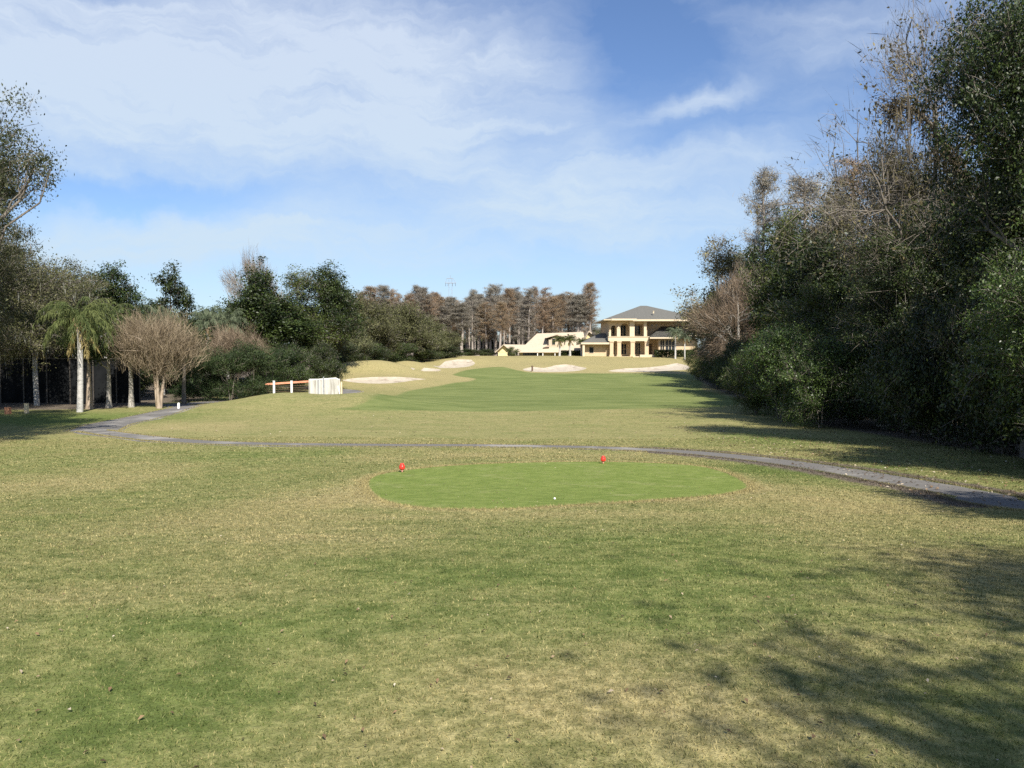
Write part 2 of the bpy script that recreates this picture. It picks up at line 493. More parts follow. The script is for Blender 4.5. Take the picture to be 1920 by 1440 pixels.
def hz(x, y):
    x = np.asarray(x, float); y = np.asarray(y, float)
    z = CZ - np.interp(y, _yy, _dd)
    # long low hump left of the fairway, in front of the bridge
    S = sstep(-27.5, -19.5, x) * (1 - sstep(-13.5, -2, x))
    z = z + 1.08 * S * np.exp(-((y - 67) / 8.5) ** 2) * (0.93 + 0.07 * np.sin(x * 0.9))
    for bx, by, sx, sy, a in BUMPS:
        z = z + a * np.exp(-((x - bx) / sx) ** 2 - ((y - by) / sy) ** 2)
    # slightly raised tee
    z = z + 0.10 * (1 - sstep(0.8, 1.15, np.sqrt(((x - 1.1) / 6.3) ** 2 + ((y - 19.6) / 7.5) ** 2)))
    for a, k, ph in _wav:
        z = z + 0.018 / (0.35 + k) * np.sin(k * (x * math.cos(a) + y * math.sin(a)) + ph) * sstep(2, 30, np.abs(y) + np.abs(x)) * 0.6
    return z


def hz1(x, y): return float(hz(np.array([x]), np.array([y]))[0])


cp, sp = math.cos(PITCH), math.sin(PITCH)


def ray(px, py):
    u = (px - 960) / F; v = (720 - py) / F
    return np.array([u, cp + v * sp, -sp + v * cp])


def ground_at(px, py, tmax=260):
    """first meeting of a pixel's line of sight with the ground"""
    r = ray(px, py)
    t = np.concatenate([np.arange(1.5, 40, 0.1), np.arange(40, tmax, 0.25)])
    P = r[None] * t[:, None]
    below = (CZ + P[:, 2]) < hz(P[:, 0], P[:, 1])
    if not below.any(): return (P[-1, 0], P[-1, 1])
    i = int(np.argmax(below))
    if i == 0: return (P[0, 0], P[0, 1])
    a, b = t[i - 1], t[i]
    for _ in range(20):
        mid = (a + b) / 2; q = r * mid
        if CZ + q[2] < hz1(q[0], q[1]): b = mid
        else: a = mid
    q = r * b
    return (q[0], q[1])


def at(px, d):
    """ground point at depth d under a column of the picture"""
    x = (px - 960) / F * d
    return (x, d, hz1(x, d))


def zrow(row, d): return CZ + (HROW - row) * d / F


# ------------------------------------------------------------------ outlines of paths, tee, fairway, bunkers
def catmull(P, closed, step):
    P = [np.array(p, float) for p in P]; n = len(P); out = []
    rng = range(n) if closed else range(n - 1)
    for i in rng:
        if closed: a, b, c, d = P[i - 1], P[i], P[(i + 1) % n], P[(i + 2) % n]
        else: a, b, c, d = P[max(i - 1, 0)], P[i], P[i + 1], P[min(i + 2, n - 1)]
        L = np.linalg.norm(c - b); k = max(1, int(L / step(b)))
        for j in range(k):
            t = j / k
            out.append(0.5 * ((2 * b) + (-a + c) * t + (2 * a - 5 * b + 4 * c - d) * t * t + (-a + 3 * b - 3 * c + d) * t ** 3))
    if not closed: out.append(P[-1])
    return np.array(out)


stp = lambda p: max(0.15, np.hypot(*p) * 0.008)
path_px = [(1920, 949), (1800, 922), (1680, 901), (1560, 880), (1430, 862), (1300, 849), (1180, 842), (1060, 838), (900, 835.5), (740, 835), (560, 833.5), (430, 831), (330, 826), (240, 817), (175, 808)]
pc = [ground_at(*p) for p in path_px]
pc = [(10.6, 8.0), (9.9, 11.2)] + pc
main_path = catmull(pc, False, stp)
pl = [ground_at(*p) for p in [(175, 808), (205, 796), (262, 784), (318, 770), (352, 762)]]
branch = catmull([pl[0]] + pl[1:] + [(-28.8, 68.5), (-28.0, 73.0), (-26.0, 79), (-22, 85), (-19, 91), (-19.5, 96), (-24, 100), (-33, 103)], False, stp)


def ribbon(cl, w, wob=0.05, seed=1):
    rs = np.random.RandomState(seed)
    w = w * np.interp(cl[:, 1], [12, 17, 28, 40], [.62, .68, 1.05, 1.25])
    t = np.gradient(cl, axis=0); t /= np.linalg.norm(t, axis=1)[:, None] + 1e-9
    nrm = np.stack([-t[:, 1], t[:, 0]], 1)
    n = len(cl)
    wl = w + wob * np.interp(np.arange(n), np.arange(0, n + 5, 5), rs.randn(len(np.arange(0, n + 5, 5))))
    wr = w + wob * np.interp(np.arange(n), np.arange(0, n + 5, 5), rs.randn(len(np.arange(0, n + 5, 5))))
    return np.concatenate([cl + nrm * wl[:, None], (cl - nrm * wr[:, None])[::-1]])


def poly_px(pts, k=0.012, mn=0.15):
    return catmull([ground_at(*p) for p in pts], True, lambda p: max(mn, np.hypot(*p) * k))


rib1 = ribbon(main_path, .84, 0.08, 1)
rib2 = ribbon(branch, 1.15, 0.05, 2)
tee_poly = poly_px([(692, 912), (700, 895), (745, 884), (850, 873), (1000, 867), (1150, 866), (1290, 872), (1360, 887), (1401, 911), (1370, 924), (1290, 933), (1150, 942), (1000, 951), (880, 954), (780, 950), (715, 935)])
fair_poly = poly_px([(632, 767), (690, 750), (760, 735), (830, 722), (890, 711), (850, 703), (880, 693), (940, 688), (1000, 699), (1100, 700), (1190, 700), (1290, 702), (1320, 712), (1315, 728), (1345, 738), (1392, 752), (1350, 763), (1230, 766), (1050, 769), (850, 771), (720, 770)])
b1 = poly_px([(640, 713), (670, 708.5), (720, 706.5), (770, 708), (800, 711), (770, 714), (735, 718.5), (690, 719), (655, 716)])
b2 = poly_px([(812, 686), (835, 677), (860, 673.5), (884, 674.5), (891, 681), (880, 687), (850, 690), (825, 690)])
b2b = poly_px([(770, 690), (795, 689.5), (825, 692), (822, 696), (795, 696), (775, 693.5)])
b3 = poly_px([(981, 692), (1000, 688), (1020, 690), (1040, 685), (1060, 683), (1085, 687), (1100, 690), (1085, 695), (1060, 697), (1020, 697.5), (990, 696)])
b4 = poly_px([(1140, 695.5), (1170, 691), (1205, 689.5), (1245, 685.5), (1270, 681), (1288, 685), (1292, 692), (1262, 694.5), (1212, 697), (1168, 697.5)])


def inside(poly, x, y):
    x = np.asarray(x); y = np.asarray(y); r = np.zeros(x.shape, bool)
    n = len(poly); j = n - 1
    for i in range(n):
        xi, yi = poly[i]; xj, yj = poly[j]
        c = ((yi > y) != (yj > y)) & (x < (xj - xi) * (y - yi) / (yj - yi + 1e-12) + xi)
        r ^= c; j = i
    return r


def dist_to(line, x, y, closed=False):
    """distance to a polyline's vertices (dense)"""
    out = np.full(x.shape, 1e9)
    for p in line:
        out = np.minimum(out, (x - p[0]) ** 2 + (y - p[1]) ** 2)
    return np.sqrt(out)


# dryness patches of the turf, world ellipses
def ell(px, py, rx, ry, a):
    c = ground_at(px, py); f = ground_at(px, py - ry); n = ground_at(px, py + ry)
    return (c[0], c[1], rx * c[1] / F, max(0.2, (f[1] - n[1]) / 2), a)


PATCH = [ell(*e) for e in [
    (600, 935, 150, 36, .55), (380, 985, 220, 45, .3), (1050, 1290, 300, 70, .5), (1430, 1400, 330, 110, .45), (150, 1120, 280, 36, .35),
    (1620, 950, 330, 36, .6), (120, 905, 200, 36, .45), (950, 856, 520, 12, .4), (1800, 1060, 200, 60, .5), (1600, 1230, 260, 60, .35), (620, 1010, 200, 30, .3), (1000, 965, 420, 10, .3),
    (250, 1320, 380, 80, -.3), (850, 1070, 300, 60, -.2), (1250, 1060, 260, 60, -.28), (1490, 880, 140, 14, -.7), (520, 852, 200, 12, -.45), (420, 1180, 300, 40, -.35), (760, 1400, 200, 60, .15),
    (130, 785, 200, 14, -.75), (330, 800, 160, 10, .35), (1440, 822, 110, 12, -.5)]]


def fields(x, y):
    dry = 0.32 + 0.24 * sstep(24, 36, y)
    dry = dry + 0.42 * sstep(80, 120, y)
    for cx, cy, rx, ry, a in PATCH:
        dry = dry + a * np.exp(-((x - cx) / rx) ** 2 - ((y - cy) / ry) ** 2)
    ins = inside(fair_poly, x, y)
    m = (y > 50) & (y < 175) & (x > -30) & (x < 45)
    fair = np.zeros(x.shape)
    if m.any():
        dd = dist_to(fair_poly, x[m], y[m])
        fair[m] = np.clip(0.5 + np.where(ins[m], dd, -dd) / 4.0, 0, 1)
    m = (y > 5) & (y < 35) & (x > -10) & (x < 16)
    tee = np.zeros(x.shape)
    if m.any():
        dd = dist_to(tee_poly, x[m], y[m]); it = inside(tee_poly, x[m], y[m])
        tee[m] = np.clip(0.5 + np.where(it, dd, -dd) / 0.24, 0, 1)
        dry[m] += 0.65 * np.where(it, 0, np.exp(-(dd / 0.35) ** 2))
    # bare earth along the path, under the woods and beyond the lawns
    dirt = np.zeros(x.shape)
    m = (y > 5) & (y < 130) & (np.abs(x) < 50)
    if m.any():
        dp = np.minimum(dist_to(main_path, x[m], y[m]), dist_to(branch[::2], x[m], y[m]))
        dirt[m] += 0.5 * np.exp(-((dp - .9) / 0.3) ** 2)
        e = (x[m] > 5) & (x[m] < 11) & (y[m] > 14) & (y[m] < 34)
        dirt[m] += 0.45 * np.exp(-((dp - 1.4) / 0.9) ** 2) * np.where(e, 1, 0)
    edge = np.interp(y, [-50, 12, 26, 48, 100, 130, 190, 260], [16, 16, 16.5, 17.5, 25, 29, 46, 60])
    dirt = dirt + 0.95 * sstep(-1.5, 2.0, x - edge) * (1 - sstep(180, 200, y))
    edl = np.interp(y, [-50, 30, 55, 62, 72, 80, 110, 160, 200, 225], [-60, -60, -48, -30, -29.5, -29, -31, -34, -38, -60])
    dirt = dirt + 0.8 * sstep(-1.0, 3.0, edl - x) * sstep(56, 62, y)
    dirt = dirt + sstep(205, 215, y) * 0.9
    return dict(dry=np.clip(dry, -0.3, 1.3), fair=fair, tee=tee, dirt=dirt)


# ------------------------------------------------------------------ terrain: one triangulation, split into ground, path, tee, fairway, bunkers
t_start = time.time()
rs = np.random.RandomState(11)
pts = []
d = 1.6
while d < 215:
    st = max(0.16, d * 0.0115) if d < 60 else d * 0.011
    half = 0.70 * d + 5
    cst = max(0.22, d * 0.0065)
    xs = np.arange(-half, half, cst)
    pts.append(np.stack([xs + rs.uniform(-.3, .3, len(xs)) * cst, d + rs.uniform(-.3, .3, len(xs)) * st], 1))
    d += st
for (x0, x1, y0, y1, s) in [(-60, 60, -50, 1.2, 2.5), (-500, 500, 217, 900, 22)]:
    gx, gy = np.meshgrid(np.arange(x0, x1, s), np.arange(y0, y1, s))
    pts.append(np.stack([gx.ravel(), gy.ravel()], 1) + rs.uniform(-.2, .2, (gx.size, 2)) * s)
gx, gy = np.meshgrid(np.arange(-500, 500, 9.0), np.arange(-80, 216, 9.0))
q = np.stack([gx.ravel(), gy.ravel()], 1)
q = q[(np.abs(q[:, 0]) > 0.70 * q[:, 1] + 8) & ~((np.abs(q[:, 0]) < 60) & (q[:, 1] < 1.2))]
pts.append(q)
pts.append(np.array([[-2500, -600], [2500, -600], [2500, 2600], [-2500, 2600], [-1000, 1500], [1000, 1500], [-1000, 0], [1000, 0]], float))
pts = np.concatenate(pts)
polys = [('cart_path', rib1), ('cart_path', rib2), ('tee_green', tee_poly), ('fairway', fair_poly), ('sand_bunker', b1), ('sand_bunker', b2), ('sand_bunker', b2b), ('sand_bunker', b3), ('sand_bunker', b4)]
allp = []; faces_in = []; c0 = 0
for nm, P in polys:
    allp.append(P); faces_in += [(c0 + i, c0 + (i + 1) % len(P)) for i in range(len(P))]; c0 += len(P)
allp.append(pts)
allp = np.concatenate(allp)
res = delaunay_2d_cdt([Vector(p) for p in allp], faces_in, [], 0, 1e-4)
V2 = np.array([tuple(v) for v in res[0]]); TR = np.array([f for f in res[2]], dtype=np.int32)
reg = np.full(len(TR), -1)
cen = V2[TR].mean(1)
for i, (nm, P) in reversed(list(enumerate(polys))):
    bb = np.where((cen[:, 0] > P[:, 0].min()) & (cen[:, 0] < P[:, 0].max()) & (cen[:, 1] > P[:, 1].min()) & (cen[:, 1] < P[:, 1].max()))[0]
    reg[bb[inside(P, cen[bb, 0], cen[bb, 1])]] = i
Z = hz(V2[:, 0], V2[:, 1])
# bunkers are dug in with a lip, the path lies in a shallow bed
for P in (b1, b2, b2b, b3, b4):
    bb = (V2[:, 0] > P[:, 0].min() - 1) & (V2[:, 0] < P[:, 0].max() + 1) & (V2[:, 1] > P[:, 1].min() - 1) & (V2[:, 1] < P[:, 1].max() + 1)
    idx = np.where(bb)[0]
    i2 = idx[inside(P, V2[idx, 0], V2[idx, 1])]
    if len(i2):
        dd = dist_to(P, V2[i2, 0], V2[i2, 1]); Z[i2] -= 0.28 * sstep(0, 1.2, dd)
print('regions', [(i, int((reg == i).sum())) for i in range(-1, 9)], [len(P) for _, P in polys], len(V2))
FLD = fields(V2[:, 0], V2[:, 1])
VZ = np.column_stack([V2, Z])


def submesh(name, sel, mat):
    tr = TR[sel]; u, inv = np.unique(tr, return_inverse=True)
    inv = inv.reshape(tr.shape)
    v = VZ[u]
    a = v[inv[:, 1]] - v[inv[:, 0]]; b = v[inv[:, 2]] - v[inv[:, 0]]
    flip = (a[:, 0] * b[:, 1] - a[:, 1] * b[:, 0]) < 0
    inv[flip] = inv[flip][:, ::-1]
    me = mesh_np(name, v, [inv], mat, True, {k: FLD[k][u] for k in FLD})
    return link(name, me)


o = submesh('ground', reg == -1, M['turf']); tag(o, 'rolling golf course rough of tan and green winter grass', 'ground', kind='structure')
o = submesh('cart_path', (reg == 0) | (reg == 1), M['path']); tag(o, 'grey asphalt cart path winding across the rough', 'path', kind='structure')
o = submesh('tee_green', reg == 2, M['turf']); tag(o, 'bright green closely mown forward tee', 'tee', kind='structure')
o = submesh('fairway', reg == 3, M['turf']); tag(o, 'green mown fairway rising to the clubhouse', 'fairway', kind='structure')
bl = ['pale sand bunker below the largest grass mound', 'peach sand bunker cut in the mound by the cypress trees', 'small sand scrape between the two grass mounds', 'white sand bunker in front of the tan roofed house', 'long grey sand bunker in front of the clubhouse']
for i in range(5):
    o = submesh('sand_bunker', reg == 4 + i, M['sand']); tag(o, bl[i], 'bunker', kind='structure')

# ------------------------------------------------------------------ grass blades in the foreground
def grass_blades():
    r = np.random.RandomState(21)
    vs = []; fs = []; tints = []; xy = []
    for d0, d1, dens, wd, ln in [(2.2, 5, 6500, .0036, .023), (5, 9, 3300, .0055, .024), (9, 15, 1300, .009, .026), (15, 24, 480, .015, .030), (24, 36, 180, .024, .036)]:
        hw = 0.66 * d1 + 1.0
        n = int(dens * 2 * hw * (d1 - d0))
        y = r.uniform(d0, d1, n); x = r.uniform(-hw, hw, n)
        k = np.abs(x) < 0.66 * y + 1.0
        x = x[k]; y = y[k]
        k = ~(inside(tee_poly, x, y)) & ~(inside(rib1, x, y)) & ~inside(rib2, x, y)
        x = x[k]; y = y[k]; n = len(x)
        # clumpiness
        z = hz(x, y) - 0.004
        a = r.uniform(0, 2 * np.pi, n); L = ln * r.uniform(.5, 1.35, n); w_ = wd * r.uniform(.6, 1.3, n)
        lean = r.uniform(0.3, 1.4, n); la = r.uniform(0, 2 * np.pi, n)
        B = np.stack([x, y, z], 1)
        side = np.stack([np.cos(a), np.sin(a), np.zeros(n)], 1) * w_[:, None] / 1.0
        tip = B + np.stack([np.cos(la) * np.sin(lean), np.sin(la) * np.sin(lean), np.cos(lean)], 1) * L[:, None]
        vs.append(np.stack([B - side, B + side, tip], 1).reshape(-1, 3))
        tints.append(np.repeat(np.clip(r.normal(.5, .27, n), 0, 1), 3))
        xy.append(np.repeat(np.stack([x, y], 1), 3, axis=0))
    v = np.concatenate(vs); xy = np.concatenate(xy)
    # fields looked up once per blade
    f = fields(xy[::3, 0], xy[::3, 1])
    at_ = {k: np.repeat(f[k], 3) for k in f}; at_['tint'] = np.concatenate(tints)
    fc = np.arange(len(v)).reshape(-1, 3)
    me = mesh_np('grass', v, [fc], M['blades'], False, at_)
    tag(link('grass', me), 'short mixed green and straw coloured grass in the foreground', 'grass', kind='stuff')


grass_blades()


def tuft_edge():
    """longer unmown blades along the path and round the tee"""
    r = np.random.RandomState(22)
    X = []; Y = []
    for line, off, den in ((main_path, .66, 110), (branch, 1.15, 30)):
        t = np.gradient(line, axis=0); t /= np.linalg.norm(t, axis=1)[:, None] + 1e-9
        nr = np.stack([-t[:, 1], t[:, 0]], 1)
        for s in (-1, 1):
            idx = r.randint(0, len(line), len(line) * den)
            p = line[idx] + nr[idx] * (s * (off + np.abs(r.normal(0, .10, len(idx)))))[:, None] + t[idx] * r.uniform(-.15, .15, len(idx))[:, None]
            X.append(p[:, 0]); Y.append(p[:, 1])
    idx = r.randint(0, len(tee_poly), 14000)
    p = tee_poly[idx] + r.normal(0, .12, (len(idx), 2))
    k = ~inside(tee_poly, p[:, 0], p[:, 1]); X.append(p[k, 0]); Y.append(p[k, 1])
    x = np.concatenate(X); y = np.concatenate(Y); n = len(x)
    z = hz(x, y) - 0.005
    D = np.hypot(x, y); a = r.uniform(0, 6.28, n); lean = r.uniform(.1, 1.0, n); la = r.uniform(0, 6.28, n)
    L = r.uniform(.03, .07, n); w_ = np.maximum(.003, D * .0004)
    B = np.stack([x, y, z], 1); side = np.stack([np.cos(a), np.sin(a), 0 * a], 1) * w_[:, None]
    tip = B + np.stack([np.cos(la) * np.sin(lean), np.sin(la) * np.sin(lean), np.cos(lean)], 1) * L[:, None]
    v = np.stack([B - side, B + side, tip], 1).reshape(-1, 3)
    f = fields(x, y); at_ = {k: np.repeat(f[k], 3) for k in f}
    at_['tint'] = np.repeat(np.clip(r.normal(.6, .25, n), 0, 1), 3); at_['tee'] = np.zeros(3 * n); at_['dry'] = at_['dry'] + .2
    me = mesh_np('edge_grass', v, [np.arange(3 * n).reshape(-1, 3)], M['blades'], False, at_)
    tag(link('edge_grass', me), 'longer straw coloured grass along the path and round the tee', 'grass', kind='stuff')


tuft_edge()


def fallen_leaves():
    r = np.random.RandomState(31)
    x = []; y = []; s = []
    n = 2200
    d = 2.6 + 28 * r.uniform(0, 1, n) ** .9; u = r.uniform(-.68, .68, n)
    x.append(u * d); y.append(d); s.append(r.uniform(.006, .018, n))
    n = 3800   # under the woods
    d = r.uniform(10, 46, n); xx = 8.5 + np.abs(r.normal(0, 6, n)) ; x.append(xx); y.append(d); s.append(r.uniform(.02, .05, n))
    n = 500
    d = r.uniform(34, 60, n); x.append(r.uniform(-30, 15, n)); y.append(d); s.append(r.uniform(.03, .06, n))
    x = np.concatenate(x); y = np.concatenate(y); s = np.concatenate(s); n = len(x)
    z = hz(x, y) + 0.018
    a = r.uniform(0, 6.28, n); ca, sa = np.cos(a), np.sin(a)
    t1 = r.uniform(-.5, .5, n); t2 = r.uniform(-.5, .5, n)
    c = np.stack([x, y, z], 1)
    U_ = np.stack([ca, sa, t1], 1) * s[:, None]; W_ = np.stack([-sa, ca, t2], 1) * s[:, None] * .55
    up = np.stack([0 * a, 0 * a, s * .35], 1)
    v = np.stack([c - U_, c + W_ + up, c + U_, c - W_ + up], 1).reshape(-1, 3)
    me = mesh_np('fallen_leaves', v, [np.arange(4 * n).reshape(-1, 4)], M['litter'], False, {'tint': np.repeat(r.beta(.8, 1.4, n), 4)})
    tag(link('fallen_leaves', me), 'dry brown and pale leaves scattered over the grass', 'leaves', kind='stuff')


fallen_leaves()

# ------------------------------------------------------------------ tree growing
def tubes(P, R, sides):
    """P (m,n,3) polylines, R (m,n) radii"""
    m, n, _ = P.shape
    T = np.gradient(P, axis=1); T /= np.linalg.norm(T, axis=2, keepdims=True) + 1e-9
    ref = np.where(np.abs(T[..., 2:3]) > .9, np.array([1., 0, 0]), np.array([0, 0, 1.]))
    A = np.cross(T, ref); A /= np.linalg.norm(A, axis=2, keepdims=True) + 1e-9
    B = np.cross(T, A)
    th = np.arange(sides) * 2 * np.pi / sides
    ring = P[:, :, None] + R[:, :, None, None] * (A[:, :, None] * np.cos(th)[None, None, :, None] + B[:, :, None] * np.sin(th)[None, None, :, None])
    v = ring.reshape(-1, 3)
    base = (np.arange(m)[:, None, None] * n + np.arange(n - 1)[None, :, None]) * sides
    k = np.arange(sides)[None, None, :]; k2 = (k + 1) % sides
    f = np.stack([base + k, base + k2, base + sides + k2, base + sides + k], -1).reshape(-1, 4)
    return v, f


def bez(a, c, b, n):
    t = np.linspace(0, 1, n)[None, :, None]
    return (1 - t) ** 2 * a[:, None] + 2 * t * (1 - t) * c[:, None] + t * t * b[:, None]


def kmeans(P, k, r, it=6):
    k = min(k, len(P)); c = P[r.choice(len(P), k, replace=False)]
    for _ in range(it):
        l = np.argmin(((P[:, None] - c[None]) ** 2).sum(-1), 1)
        for j in range(k):
            if (l == j).any(): c[j] = P[l == j].mean(0)
    return l, c


def envelope(blobs, n, r, shell=.5):
    w_ = np.array([b[6] if len(b) > 6 else b[3] * b[4] * b[5] for b in blobs]); w_ = w_ / w_.sum()
    ids = r.choice(len(blobs), n, p=w_)
    b = np.array([x[:6] for x in blobs])[ids]
    d = r.normal(size=(n, 3)); d /= np.linalg.norm(d, axis=1)[:, None]
    rad = r.uniform(0, 1, n) ** (shell)
    # lumpy outline
    lump = 1 + .22 * np.sin(d[:, 0] * 5 + ids) * np.cos(d[:, 1] * 4 + ids * 2) + .15 * np.sin(d[:, 2] * 7 + d[:, 0] * 6)
    return b[:, :3] + d * b[:, 3:] * (rad * lump)[:, None]


def skeleton(seed, blobs, n_cl, trunk_r, fork, K1=8, K2=5, shell=.5, multi=1, top=None, wig=.12, sides=(9, 6, 4, 3), twig_r=.012, droop=0.0):
    r = np.random.RandomState(seed)
    P = envelope(blobs, n_cl, r, shell)
    ctr = P.mean(0); Hc = P[:, 2].max()
    top = top or (fork + (Hc - fork) * .7)
    V = []; Fq = []; off = 0

    def push(p, rr, s):
        nonlocal off
        v, f = tubes(p, rr, s); V.append(v); Fq.append(f + off); off += len(v)
    trunks = []
    for k in range(multi):
        n = 10
        t = np.linspace(0, 1, n)
        tx = ctr[0] * .6; ty = ctr[1] * .6
        sp_ = 0 if multi == 1 else 1
        ang = 6.28 * k / multi + r.uniform(0, 1)
        ex = sp_ * math.cos(ang) * (top * .18); ey = sp_ * math.sin(ang) * (top * .18)
        q = np.stack([ex * t + tx * t ** 2 + np.cumsum(r.normal(0, wig * top / 60, n)) * (t > 0), ey * t + ty * t ** 2 + np.cumsum(r.normal(0, wig * top / 60, n)), -0.25 + t * (top + .25)], 1)
        rr = trunk_r / math.sqrt(multi) * (1.0 - .78 * t) * (1 + .45 * np.exp(-t * 14))
        push(q[None], rr[None], sides[0]); trunks.append((q, rr))
    l1, c1 = kmeans(P, K1, r)
    for j in range(len(c1)):
        sel = P[l1 == j]
        if not len(sel): continue
        q, rr = trunks[j % multi]
        z0 = np.clip(c1[j, 2] - np.hypot(*(c1[j, :2] - q[-1, :2])) * r.uniform(.5, 1.0), fork, top * .97)
        i0 = np.interp(z0, q[:, 2], np.arange(len(q)))
        a = np.array([np.interp(i0, np.arange(len(q)), q[:, c]) for c in range(3)]); ra = np.interp(i0, np.arange(len(q)), rr) * .62
        mid = a + (c1[j] - a) * np.array([.55, .55, .3]) + r.normal(0, .06, 3) * np.linalg.norm(c1[j] - a)
        e = a + (c1[j] - a) * 1.0
        L = bez(a[None], mid[None], e[None], 8)
        L[0, 1:-1] += r.normal(0, .02, (6, 3)) * np.linalg.norm(e - a)
        LR = np.linspace(ra, max(ra * .25, twig_r * 1.8), 8)[None]
        push(L, LR, sides[1])
        l2, c2 = kmeans(sel, K2, r, 4)
        for g in range(len(c2)):
            s2 = sel[l2 == g]
            if not len(s2): continue
            tt = r.uniform(.35, .95) * 7; i = int(tt)
            a2 = L[0, i]; r2 = LR[0, i] * .6
            m2 = a2 + (c2[g] - a2) * np.array([.5, .5, .35]) + r.normal(0, .08, 3) * np.linalg.norm(c2[g] - a2)
            S = bez(a2[None], m2[None], c2[g][None], 6); S[0, 1:-1] += r.normal(0, .03, (4, 3)) * np.linalg.norm(c2[g] - a2)
            SR = np.linspace(r2, max(r2 * .35, twig_r * 1.2), 6)[None]
            push(S, SR, sides[2])
            ii = r.randint(2, 6, len(s2)); A = S[0, ii]; Bm = s2
            mm = (A + Bm) / 2 + r.normal(0, .1, A.shape) * np.linalg.norm(Bm - A, axis=1)[:, None] + np.array([0, 0, .06]) * np.linalg.norm(Bm - A, axis=1)[:, None]
            push(bez(A, mm, Bm, 4), np.tile(np.linspace(max(twig_r * 1.3, r2 * .3), twig_r * .6, 4), (len(s2), 1)), sides[3])
    return np.concatenate(V), np.concatenate(Fq), P, ctr, r


def leaf_quads(c, size, r, aspect=.5, up=.5, out=None):
    n = len(c)
    nr = r.normal(size=(n, 3)); nr[:, 2] += up
    if out is not None: nr += out
    nr /= np.linalg.norm(nr, axis=1)[:, None]
    a = np.cross(nr, r.normal(size=(n, 3))); a /= np.linalg.norm(a, axis=1)[:, None] + 1e-9
    b = np.cross(nr, a)
    s = size[:, None]
    v = np.stack([c - a * s, c + b * s * aspect + nr * s * .12, c + a * s, c - b * s * aspect + nr * s * .12], 1).reshape(-1, 3)
    return v, np.arange(4 * n).reshape(-1, 4)


def clump_leaves(P, ctr, r, per, sig, size, aspect=.5, up=.5, flat=.7, tint_c=.72):
    n = len(P) * per
    idx = np.repeat(np.arange(len(P)), per)
    sg = sig * r.uniform(.6, 1.3, len(P))[idx][:, None]
    c = P[idx] + r.normal(size=(n, 3)) * sg * np.array([1, 1, flat])
    out = c - ctr; out /= np.linalg.norm(out, axis=1)[:, None] + 1e-9
    s = size * r.uniform(.6, 1.35, n)
    v, f = leaf_quads(c, s, r, aspect, up, out * .8)
    ct = r.uniform(0, 1, len(P))
    tint = np.clip(tint_c * ct[idx] + (1 - tint_c) * r.uniform(0, 1, n), 0, 1)
    return v, f, np.repeat(tint, 4)


def clump_twigs(P, ctr, r, per, length, width, spread=.5, up=.4, tint_c=.4):
    n = len(P) * per
    idx = np.repeat(np.arange(len(P)), per)
    out = P - ctr; out /= np.linalg.norm(out, axis=1)[:, None] + 1e-9
    d = out[idx] + r.normal(size=(n, 3)) * spread; d[:, 2] += up; d /= np.linalg.norm(d, axis=1)[:, None]
    L = length * r.uniform(.4, 1.2, n)[:, None]
    a = P[idx] + r.normal(size=(n, 3)) * length * .28 - d * L * .3
    sd = np.cross(d, r.normal(size=(n, 3))); sd /= np.linalg.norm(sd, axis=1)[:, None] + 1e-9
    w_ = width * r.uniform(.5, 1.3, n)[:, None]
    mid = a + d * L * .5 + sd * w_ * 2 + np.array([0, 0, .03]) * L
    v = np.stack([a - sd * w_, a + sd * w_, mid + sd * w_ * .6, a + d * L, mid - sd * w_ * .6], 1).reshape(-1, 3)
    f = np.arange(5 * n).reshape(-1, 5)
    t = np.clip(tint_c * r.uniform(0, 1, len(P))[idx] + (1 - tint_c) * r.uniform(0, 1, n), 0, 1)
    return v, f, np.repeat(t, 5)


def hang_strips(P, r, n, length, width):
    idx = r.randint(0, len(P), n)
    a = P[idx] + r.normal(0, .3, (n, 3)); L = length * r.uniform(.3, 1.1, n)
    th = r.uniform(0, 6.28, n); sd = np.stack([np.cos(th), np.sin(th), 0 * th], 1) * (width * r.uniform(.5, 1.2, n))[:, None]
    dn = np.stack([r.normal(0, .08, n), r.normal(0, .08, n), -np.ones(n)], 1) * L[:, None]
    v = np.stack([a - sd * .5, a + sd * .5, a + dn * .55 + sd, a + dn, a + dn * .55 - sd], 1).reshape(-1, 3)
    return v, np.arange(5 * n).reshape(-1, 5), np.repeat(r.uniform(0, 1, n), 5)


class Kind:
    """one kind of tree: the first placing uses the built objects, later ones copy them"""
    def __init__(s, name, cat, parts, H, W):
        s.name = name; s.cat = cat; s.H = H; s.W = W; s.root = None; s.parts = parts; s.used = 0

    def place(s, px, d, top=None, width=None, rz=None, label='', group=None, h=None, w_=None, x=None, lean=0):
        if x is None: x = (px - 960) / F * d
        z = hz1(x, d) - 0.03
        hh = h if h else (zrow(top, d) - z)
        ww = w_ if w_ else (width * d / F if width else s.W * hh / s.H)
        if s.used == 0:
            o = empty(s.name, (0, 0, 0))
            for nm, me in s.parts:
                c_ = link(nm, me, o)
                if nm == 'hanging_moss': c_['kind'] = 'stuff'
            s.root = o
        else:
            o = copy_tree(s.root)
        s.used += 1
        o.location = (x, d, z)
        o.rotation_euler = (0, lean, U.uniform(0, 6.28) if rz is None else rz)
        o.scale = (ww / s.W, ww / s.W, hh / s.H)
        if s.name == 'leafy_shrub': o.location.z -= .25
        for k in ('label', 'group'):
            if k in o: del o[k]
        tag(o, label, s.cat, group)
        return o


